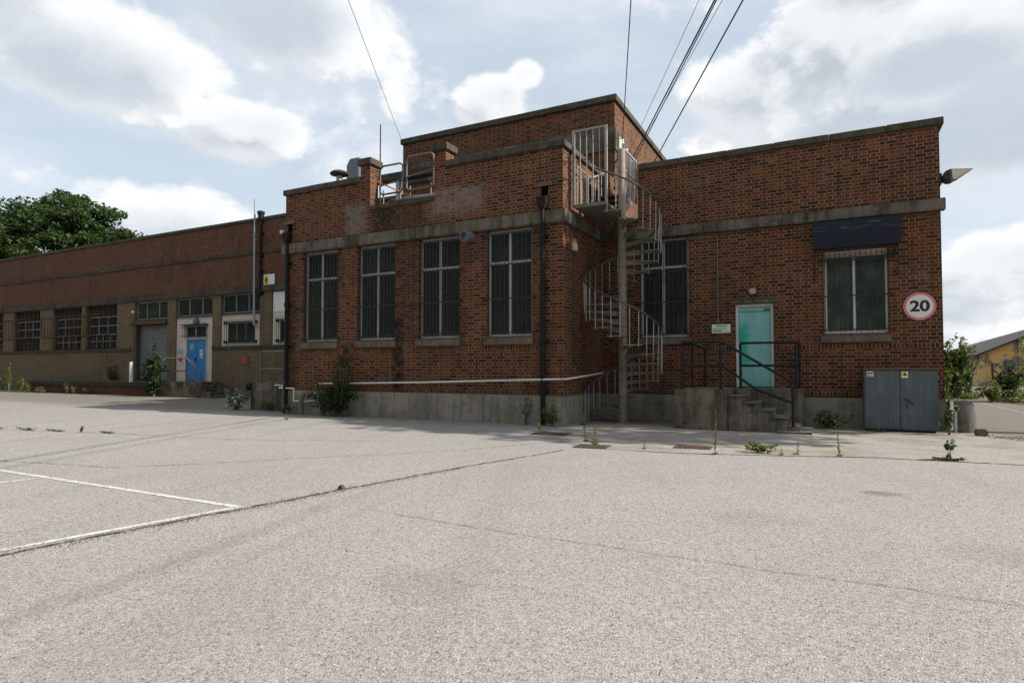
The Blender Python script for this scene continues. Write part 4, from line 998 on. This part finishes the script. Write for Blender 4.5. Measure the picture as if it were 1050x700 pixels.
cable(A2b, through(A2b, (-.1523, 1.0252, .6026), 11.5, -26), .012, 'cable hugging the right side of the thick twisted cable')
A3 = (-5.15, 19.6, 7.6)
cable(A3, through(A3, (-.1142, 1.0454, .6026), 11.5, -26), .015, 'rightmost overhead cable, dropping low behind the right wing parapet')
A4 = (-5.16, 17.6, 7.72)
cable(A4, through(A4, (-.1780, 1.0124, .6026), 12.0, -26), .0055, 'hair thin wire just left of the thick twisted cable')
cable((-5.16, 17.95, 7.62), through((-5.16, 17.95, 7.62), (-.1439, 1.03, .6026), 12.0, -26), .0055, 'hair thin wire just right of the thick twisted cable')
A6 = (-12.7, 16.45, 9.0)
cable(A6, through(A6, (-.6882, .7491, .6026), 13, -26), .0065, 'lone thin wire leaving the left corner of the upper storey')
t = thing('cable_bracket', 'black junction box and white insulators on the sunlit flank of the upper storey', 'bracket', (XC, 17.6, 7.7))
MB().box(XC + .002, XC + .14, 17.95, 18.35, 6.75, 7.55).build('junction_box', 'pipe_black', t, bevel=.01)
m = MB()
for (y, z) in ((17.02, 7.84), (17.45, 7.70), (17.85, 7.56), (19.55, 7.58)):
    m.lathe((XC + .06, y, z - .1), [(.02, 0), (.05, .03), (.05, .07), (.03, .09), (.05, .11), (.04, .16)], 10)
m.build('insulator', 'white_plastic', t)
m = MB(); m.tube([(XC + .03, 16.7, 8.0), (XC + .04, 17.5, 7.6), (XC + .04, 20.5, 7.15)], .014, 6); m.tube([(XC + .05, 17.0, 7.8), (XC + .06, 16.75, 7.3), (XC + .2, 15.9, 6.75), (XC + .25, 15.6, 6.3)], .02, 6); m.tube([(XC + .05, 17.9, 7.5), (XC + .12, 17.6, 7.2), (XC + .05, 17.2, 7.5)], .012, 6)
m.build('wall_cable', 'cable', t)
m = MB(); m.box(XC + .002, XC + .06, 16.75, 17.0, 7.2, 7.9); m.build('bracket_plate', 'panel_cream', t)

# ================================================================== VEGETATION
def leaf_cloud(mb, rnd, c, rad, n, size, flat=.75, up=.35):
    """n kite-shaped leaves in a soft ellipsoid round c"""
    for _ in range(n):
        d = Vector((rnd.gauss(0, 1), rnd.gauss(0, 1), rnd.gauss(0, 1) * flat))
        d = d.normalized() * (rnd.random() ** .45) if d.length > 0 else d
        p = Vector(c) + Vector((d.x * rad[0], d.y * rad[1], d.z * rad[2]))
        s = size * rnd.uniform(.55, 1.35)
        ax = Vector((rnd.gauss(0, 1), rnd.gauss(0, 1), rnd.gauss(-.25, .55))).normalized()
        nr = (Vector((rnd.gauss(0, .7), rnd.gauss(0, .7), up + rnd.random())) + d * .5)
        sd = ax.cross(nr)
        if sd.length < 1e-4: continue
        sd.normalize(); nn = sd.cross(ax)
        mb.add([p - ax * s * .5, p + sd * s * .34 + nn * s * .06, p + ax * s * .55, p - sd * s * .34 + nn * s * .06], [(0, 1, 2, 3)])
def limb(mb, rnd, a, b, r0, r1, wob=.08, n=6):
    a, b = Vector(a), Vector(b); L = (b - a).length; pts = []; o = Vector((0, 0, 0))
    for k in range(n + 1):
        t = k / n; pts.append(a.lerp(b, t) + o); o += Vector((rnd.uniform(-1, 1), rnd.uniform(-1, 1), rnd.uniform(-.5, .5))) * L * wob / n * (1 if k < n - 1 else 0)
    mb.tube(pts, [r0 + (r1 - r0) * k / n for k in range(n + 1)], 7)
    return pts
def tree_meshes(seed, h, rx, base, nclump, per, size, clump, mat, tr=.35):
    """returns (trunk MB, crown MB) for a tree standing at the origin"""
    rnd = random.Random(seed); T = MB(); Cn = MB()
    fork = base + (h - base) * .12
    limb(T, rnd, (0, 0, -.1), (0, 0, fork), tr, tr * .75, .04)
    cz = base + (h - base) * .48; rz = (h - base) * .52
    mains = []
    for k in range(8):
        a = k * 2.4 + rnd.uniform(-.4, .4); e = rnd.uniform(.25, 1.25)
        q = Vector((math.cos(a) * math.cos(e) * rx * .62, math.sin(a) * math.cos(e) * rx * .62, cz - rz * .15 + math.sin(e) * rz * .7))
        mains.append(limb(T, rnd, (0, 0, fork - .3), q, tr * .5, tr * .12, .25, 8))
    for i in range(nclump):
        a = rnd.uniform(0, 2 * math.pi); u = rnd.uniform(-.75, 1.0); rr = rnd.uniform(.5, 1.0) ** .6
        s = math.sqrt(max(0, 1 - u * u)); bump = 1 + .12 * math.sin(3 * a + seed) + .08 * math.sin(7 * a + u * 5)
        c = Vector((math.cos(a) * s * rx * rr * bump, math.sin(a) * s * rx * rr * bump, cz + u * rz * rr))
        k = clump * rnd.uniform(.6, 1.35)
        leaf_cloud(Cn, rnd, c, (k, k, k * .62), int(per * rnd.uniform(.7, 1.3)), size)
        if i % 2 == 0:
            m = min((p for l in mains for p in l[3:]), key=lambda p: (p - c).length)
            limb(T, rnd, m, c, tr * .09, tr * .03, .2, 4)
    return T, Cn
def make_tree(name, meshes, loc, label, cat, group, mat):
    t = thing(name, label, cat, (0, 0, 0), group)
    meshes[0].build('trunk', 'bark', t, smooth=True); meshes[1].build('crown', mat, t)
    t.location = loc
    return t
def copy_tree(src, loc, rz, sc, label):
    r = src.copy(); COL.objects.link(r); r.location = loc; r.rotation_euler.z = rz; r.scale = (sc, sc, sc); r['label'] = label
    for ch in src.children:
        c = ch.copy(); COL.objects.link(c); c.parent = r
    return r
make_tree('broadleaf_tree', tree_meshes(11, 19.9, 8.9, 1.0, 470, 240, .36, 1.2, 'leaf_tree', .5), (-73.0, 36, 0), 'big domed dark green tree rising behind the long left wing', 'tree', None, 'leaf_tree')
make_tree('young_tree', tree_meshes(12, 14.9, 2.2, 5, 26, 90, .42, .9, 'leaf_bush', .2), (-57.6, 38, 0), 'small paler treetop just showing over the wing right of the big tree', 'tree', None, 'leaf_bush')
# trees across the yard, seen reflected in the dark windows, and one to the right whose crown shades the stair corner
src = make_tree('yard_tree', tree_meshes(21, 17, 6.6, .6, 95, 110, .85, 2.2, 'leaf_tree', .35), (2, -22, 0), 'leafy tree across the yard, reflected in the right-hand barred window', 'tree', 'trees across the yard', 'leaf_bush')
for k, (x, y, s) in enumerate(((-9, -24, 1.1), (-20, -20, 1.15), (-31, -22, 1.1), (-42, -19, 1.2), (14, -20, 1.05), (-54, -22, 1.2), (-67, -20, 1.3), (-82, -22, 1.35), (-98, -21, 1.4), (-115, -22, 1.45), (-133, -20, 1.4))):
    copy_tree(src, (x, y, 0), k * 1.3, s, 'leafy tree across the yard, reflected in the tall dark windows')
make_tree('shade_tree', tree_meshes(31, 17.2, 3.3, 7.5, 60, 120, .42, 1.3, 'leaf_tree', .25), (10.6, 16.5, 0), 'tall tree right of the works, its crown shading the stair corner', 'tree', None, 'leaf_tree')

def bush(name, x, y, h, rx, ry, n, size, label, mat='leaf_bush', cat='bush', flowers=0, fmat='flower_yellow', seed=1, stems=9, z0=0.0, group=None, cl=14):
    rnd = random.Random(seed * 17 + 3); t = thing(name, label, cat, (x, y, z0), group)
    S_ = MB(); L = MB(); Fm = MB()
    for k in range(stems):
        a = rnd.uniform(0, 6.28); q = Vector((math.cos(a) * rx * rnd.uniform(.2, .9), math.sin(a) * ry * rnd.uniform(.2, .9), h * rnd.uniform(.55, 1.0)))
        p = limb(S_, rnd, (rnd.uniform(-.1, .1) * rx, rnd.uniform(-.1, .1) * ry, 0), q, .002 + h * .008, .002, .15, 6)
        for j in range(cl):
            c = p[rnd.randrange(2, 7)] + Vector((rnd.gauss(0, rx * .16), rnd.gauss(0, ry * .16), rnd.gauss(0, h * .06)))
            leaf_cloud(L, rnd, c, (rx * .22, ry * .22, h * .09), max(2, n // (stems * cl)), size)
            if flowers and rnd.random() < flowers: leaf_cloud(Fm, rnd, c + Vector((0, -ry * .1, h * .04)), (.08, .08, .10), 9, size * .6)
    off = Vector((x, y, z0))
    for mb in (S_, L, Fm): mb.v = [tuple(Vector(v) + off) for v in mb.v]
    S_.build('stems', 'stem', t); L.build('foliage', mat, t)
    if flowers and Fm.v: Fm.build('flowers', fmat, t)
    return t
def weed(x, y, h, label, seed, mat='leaf_weed', lean=.12, leaves=26, size=.06, base=14, group='weeds growing through the asphalt', z0=0.0, spike=False):
    """one upright stalk with alternating leaves and a small rosette"""
    rnd = random.Random(seed * 31 + 5); t = thing('weed', label, 'weed', (x, y, z0), group)
    S_ = MB(); L = MB()
    top = Vector((x + rnd.uniform(-lean, lean) * h, y + rnd.uniform(-lean, lean) * h, z0 + h))
    p = limb(S_, rnd, (x, y, z0), top, .004 + h * .004, .0025, .12, 8)
    for k in range(leaves):
        f = rnd.uniform(.08, 1.0); i = min(int(f * 8), 7); c = p[i].lerp(p[i + 1], f * 8 - i)
        s = size * (1.25 - f * .85) * rnd.uniform(.7, 1.3); a = rnd.uniform(0, 6.28)
        ax = Vector((math.cos(a), math.sin(a), .55)).normalized(); sd = ax.cross(Vector((0, 0, 1))).normalized()
        if spike: ax = (ax + Vector((0, 0, 1.2))).normalized()
        L.add([c, c + ax * s * .5 + sd * s * .24, c + ax * s, c + ax * s * .5 - sd * s * .24], [(0, 1, 2, 3)])
    for k in range(base):
        a = rnd.uniform(0, 6.28); s = size * rnd.uniform(.9, 1.8); ax = Vector((math.cos(a), math.sin(a), rnd.uniform(.05, .5))).normalized(); sd = ax.cross(Vector((0, 0, 1))).normalized()
        c = Vector((x, y, z0 + .01))
        L.add([c, c + ax * s * .5 + sd * s * .22, c + ax * s, c + ax * s * .5 - sd * s * .22], [(0, 1, 2, 3)])
    S_.build('stalk', 'stem', t); L.build('foliage', mat, t)
    return t
weed(-5.03, 10.86, .62, 'upright weed by the shaded cover near the corner downpipe', 1, leaves=60, size=.085)
weed(-3.79, 10.15, .52, 'thin bent weed rising left of the two-weed rusty cover', 2, leaves=34, size=.07)
weed(-3.47, 9.72, .34, 'short bushy weed at the back edge of the two-weed cover', 3, leaves=50, size=.075)
weed(-1.5, 9.47, .68, 'tall single spike weed beside the rusty red cover before the steps', 4, leaves=70, size=.05, spike=True, lean=.03)
weed(.13, 10.06, .42, 'slim spike weed on the joint left of the cabinet', 5, leaves=34, size=.05, spike=True, lean=.05)
weed(-.42, 10.0, .25, 'wispy little weed right of the sprawling weed on the joint', 6, leaves=20, size=.05)
bush('weed', -.97, 9.95, .15, .3, .14, 260, .055, 'low sprawling weed on the joint in front of the concrete steps', 'leaf_weed', 'weed', seed=3, stems=8, group='weeds growing through the asphalt', cl=6)
weed(-.62, 9.8, .12, 'tiny dry tuft on the joint beyond the sprawling weed', 7, leaves=14, size=.04)
weed(-2.6, 9.6, .13, 'tiny tuft just left of the rusty red cover', 8, leaves=14, size=.04)
bush('weed', 2.04, 14.25, .72, .13, .12, 420, .07, 'leafy weed standing at the right end of the grey cabinet', 'leaf_bush', 'weed', seed=8, stems=6, group='weeds growing through the asphalt', cl=9)
bush('weed', 1.46, 10.33, .33, .09, .08, 60, .075, 'short broad leaved weed on the joint below the end of the cabinet', 'leaf_bush', 'weed', seed=24, stems=4, group='weeds growing through the asphalt', cl=5)
bush('weed', 1.46, 10.28, .05, .24, .07, 130, .05, 'flat yellowing leaves round the foot of the broad leaved weed', 'leaf_weed', 'weed', seed=9, stems=9, group='weeds growing through the asphalt', cl=4)
bush('weed', -.02, 14.75, .36, .42, .22, 420, .07, 'dark low weed at the plinth between the steps and the cabinet', 'leaf_bush', 'weed', seed=10, stems=9, cl=8, flowers=.05)
bush('weed', .9, 14.3, .06, .14, .08, 60, .05, 'tiny pale weed at the foot of the cabinet doors', 'leaf_weed', 'weed', seed=11, stems=4, cl=4)
bush('weed', -5.4, 12.42, .5, .38, .16, 300, .06, 'weed clump at the foot of the corner downpipe', 'leaf_bush', 'weed', seed=12, stems=9, cl=7)
bush('weed', -6.1, 12.48, .75, .22, .10, 110, .06, 'thin straggly weed left of the corner downpipe', 'leaf_dark', 'weed', seed=13, stems=5, cl=6)
weed(-4.9, 13.0, .55, 'thin dark weed under the first turn of the spiral stairs', 14, 'leaf_dark', leaves=26, size=.08)
bush('wall_shrub', -11.75, 12.3, .95, .85, .25, 1900, .075, 'dark leafy shrub spreading at the brick wall below the left tall windows', 'leaf_dark', 'shrub', seed=15, stems=22, cl=12)
bush('wall_shrub', -11.45, 12.35, 2.2, .45, .2, 520, .085, 'tall thin shoots climbing the brick above the dark wall shrub', 'leaf_dark', 'shrub', seed=16, stems=8, cl=7)
bush('weed', -13.6, 12.4, .35, .4, .2, 260, .06, 'low green weeds at the foot of the left corner downpipe', 'leaf_bush', 'weed', seed=17, stems=8, cl=6)
bush('white_weed', -16.3, 13.0, .62, .55, .3, 520, .09, 'pale silvery flowering weed at the end of the low concrete platform', 'leaf_grey', 'weed', seed=18, stems=12, cl=8, flowers=.35, fmat='flower_white')
bush('weed', -15.2, 13.15, .32, .35, .12, 150, .07, 'yellow green weed at the foot of the low concrete platform', 'leaf_weed', 'weed', seed=19, stems=6, cl=6)
bush('wall_shrub', -15.3, 14.0, .5, .28, .2, 160, .08, 'yellow green weed growing on top of the low concrete platform', 'leaf_weed', 'shrub', seed=20, stems=6, cl=6, z0=.84)
bush('wall_shrub', -27.3, 17.3, 2.0, .75, .35, 1500, .14, 'dark sapling bush in front of the roller shutter between dock and steps', 'leaf_dark', 'shrub', seed=21, stems=14, cl=10)
for k, (x, y, h, rx, n, lb, mt) in enumerate(((-41.0, 17.4, .85, .5, 420, 'dark weed mass at the left frame edge by the dock', 'leaf_bush'), (-40.2, 17.3, 1.5, .2, 240, 'tall thin weed at the far left end of the dock', 'leaf_weed'), (-39.1, 17.3, .8, .35, 420, 'bright tuft of weeds left of the black dock edge', 'leaf_weed'), (-38.2, 17.25, .55, .45, 320, 'yellow weed tuft beneath the left end of the dock', 'leaf_weed'), (-37.0, 17.3, .3, .7, 260, 'low dry weeds under the dock edge', 'leaf_weed'), (-34.6, 17.4, .6, .13, 110, 'left of two thin bright weed tufts against the dock', 'leaf_weed'), (-34.0, 17.4, .5, .15, 110, 'right of two thin bright weed tufts against the dock', 'leaf_weed'), (-32.9, 17.4, .35, .35, 160, 'small bright weed against the right half of the dock', 'leaf_weed'))):
    bush('dock_weed', x, y, h, rx, .15, int(n * .8), .07, lb, mt, 'weed', seed=30 + k, stems=9, cl=6, group='weeds along the dock')
bush('dock_weed', -33.2, 18.8, .75, .5, .15, 320, .12, 'green weed growing on the dock against the yellow brick', 'leaf_bush', 'weed', seed=40, stems=8, cl=7, z0=.64, group='weeds along the dock')
for k, (x, y, h, rx) in enumerate(((-15.6, 6.5, .05, .55), (-14.7, 6.66, .05, .45), (-13.9, 6.84, .03, .5), (-13.3, 6.97, .10, .06), (-12.7, 7.1, .03, .35))):
    bush('crack_weed', x, y, h * 1.2, rx, .03, 110, .03, ('leftmost grassy strip in the joint across the left yard', 'second grassy strip in the left yard joint', 'thin grass at the middle of the left yard joint', 'single tuft standing up in the left yard joint', 'sparse grass at the right end of the left yard joint')[k], 'leaf_weed', 'weed', seed=50 + k, stems=14, cl=5, group='grass in the left yard joint')
bush('crack_weed', -5.22, 2.13, .05, .10, .05, 50, .03, 'green tuft in the joint at the lower left white line', 'leaf_weed', 'weed', seed=60, stems=5, cl=4)
weed(-12.0, 11.0, .25, 'lone weed tuft in the sunlit yard before the left tall window', 61, leaves=20, size=.06)

# far right: overgrown verge in front of the yellow building
V = 'bushes along the far verge'
bush('verge_bush', 4.72, 31.0, 2.3, .60, .5, 3000, .13, 'tall dark bush with cream flower heads behind the brick corner', 'leaf_bush', flowers=.2, seed=70, stems=18, cl=12, group=V)
bush('verge_bush', 4.25, 30.6, 1.6, .40, .4, 1300, .11, 'shorter bright bush half hidden by the brick corner', 'leaf_weed', flowers=.1, seed=79, stems=14, cl=10, group=V)
bush('verge_bush', 5.3, 32.2, 2.45, .30, .4, 900, .13, 'darkest upright bush hiding the yellow gable corner', 'leaf_dark', seed=71, stems=10, cl=10, group=V)
bush('verge_bush', 6.15, 29.6, 1.4, .5, .4, 1500, .11, 'low light green bush right of the tall flowering bush', 'leaf_bush', seed=72, stems=16, cl=10, group=V)
bush('verge_bush', 6.95, 30.0, 2.2, .42, .4, 1200, .10, 'feathery bush with pale yellow flowers under the gable window', 'leaf_weed', flowers=.3, seed=73, stems=16, cl=9, group=V)
bush('verge_bush', 7.75, 29.9, 1.5, .55, .4, 1200, .11, 'mid green bush at the right frame edge', 'leaf_weed', seed=74, stems=16, cl=10, group=V)
bush('verge_bush', 9.0, 29.9, 1.1, .6, .4, 1000, .11, 'pale green bush just beyond the frame edge bush', 'leaf_weed', seed=75, stems=16, cl=10, group=V)
bush('verge_bush', 5.45, 28.9, .8, .5, .35, 700, .10, 'yellow green undergrowth at the road edge below the tall bush', 'leaf_weed', seed=76, stems=12, cl=8, group=V)
bush('verge_bush', 6.7, 29.1, .5, .8, .25, 700, .09, 'ragged grass at the road edge below the gable window', 'leaf_weed', seed=77, stems=16, cl=7, group=V)
structure(MB().add([(2.3, 31.5, .004), (5.1, 31.2, .004), (6.1, 27.4, .004), (7.6, 22, .004), (10, 14, .004), (60, 14, .004), (60, 160, .004), (2.3, 160, .004)], [tuple(range(8))]).build('verge', 'silt'))
ug = MB(); ru = random.Random(99)
for k in range(520):
    f = ru.random()
    if k % 3 == 0: x, y = 2.6 + f * 3.0, 31.4 + ru.random() * 1.5
    else: t_ = f ** .8; x, y = 5.5 + t_ * 2.6 + ru.random() ** 1.5 * 1.9, 30.6 - t_ * 8.6
    h = ru.uniform(.10, .38) * (1 + .5 * math.sin(x * 2.1 + y))
    leaf_cloud(ug, ru, (x, y, h * .9), (.26, .26, h), 24, .085)
tag(ug.build('undergrowth', 'leaf_weed'), 'yellow green undergrowth massed along the far road edge', 'undergrowth', kind='stuff')
structure(ribbon([(5.15, 30.5), (5.0, 26), (4.95, 20), (5.1, 15.5)], .035, .006).build('road_marking', 'road_paint'))
sg = MB()
for _ in range(1800):
    f = ru.random(); x = 2.7 + f * 3.2 + ru.gauss(0, .12); y = 14.25 - f * 1.0 + ru.gauss(0, .16 + .1 * f); q = ru.uniform(.006, .022)
    sg.add([(x - q, y - q, .005), (x + q, y - q * .6, .005), (x + q * .4, y + q, .005), (x, y, .005 + q)], [(0, 1, 3), (1, 2, 3), (2, 0, 3)])
tag(sg.build('gravel', 'silt'), 'loose dark gravel washed across the road by the rounded bollard', 'gravel', kind='stuff')

# yellow building
D_ = Vector((.07, .9976, 0)); G_ = Vector((.9976, -.07, 0)); K = Vector((9.85, 55.7, 0))
YB = thing('yellow_building', 'low yellow rendered building with peeling gable and dark pitched roof behind the bushes', 'building', tuple(K))
def at(g, d, z): q = K + G_ * g + D_ * d; return (q.x, q.y, z)
HW, L_, EZ, SL = 5.6, 105, 2.25, .47
RZ = EZ + HW * SL
m = MB()
front = [at(0, 0, 0), at(2 * HW, 0, 0), at(2 * HW, 0, EZ), at(HW, 0, RZ), at(0, 0, EZ)]; back = [at(0, L_, 0), at(2 * HW, L_, 0), at(2 * HW, L_, EZ), at(HW, L_, RZ), at(0, L_, EZ)]
m.add(front + back, [(0, 1, 2, 3, 4), (9, 8, 7, 6, 5), (0, 4, 9, 5), (1, 6, 7, 2)])
m.build('wall', 'render_yellow', YB)
m = MB(); ov = .45; th = .12
for sgn in (0, 1):
    e = (-ov, EZ - ov * SL) if not sgn else (2 * HW + ov, EZ - ov * SL)
    a = [at(e[0], -.35, e[1] + .02), at(HW, -.35, RZ + .02), at(HW, L_ + .3, RZ + .02), at(e[0], L_ + .3, e[1] + .02)]
    b = [(p[0], p[1], p[2] + th) for p in a]
    m.add(a + b, [(3, 2, 1, 0), (4, 5, 6, 7), (0, 1, 5, 4), (2, 3, 7, 6), (3, 0, 4, 7)])
rf = m.build('roof', 'slate', YB)
def patch(name, g0, g1, z0, z1, proud, mat, par=YB):
    a = [at(g0, -proud, z0), at(g1, -proud, z0), at(g1, -proud, z1), at(g0, -proud, z1)]; b = [at(g0, -.002, z0), at(g1, -.002, z0), at(g1, -.002, z1), at(g0, -.002, z1)]
    return MB().add(a + b, [(0, 1, 2, 3), (0, 4, 5, 1), (1, 5, 6, 2), (2, 6, 7, 3), (3, 7, 4, 0)]).build(name, mat, par)
w_ = patch('window', 1.5, 2.0, 1.25, 1.85, .05, 'bar_rust'); patch('pane', 1.56, 1.94, 1.31, 1.79, .06, 'glass', w_)
patch('pilaster', 2.3, 2.65, 0, 3.3, .12, 'render_yellow'); patch('pilaster', 5.4, 5.75, 0, 4.6, .12, 'render_yellow'); patch('pilaster', 0.02, .35, 0, 2.25, .12, 'render_yellow')
patch('drain_slot', .75, .85, .5, 1.7, .06, 'bar_dark')
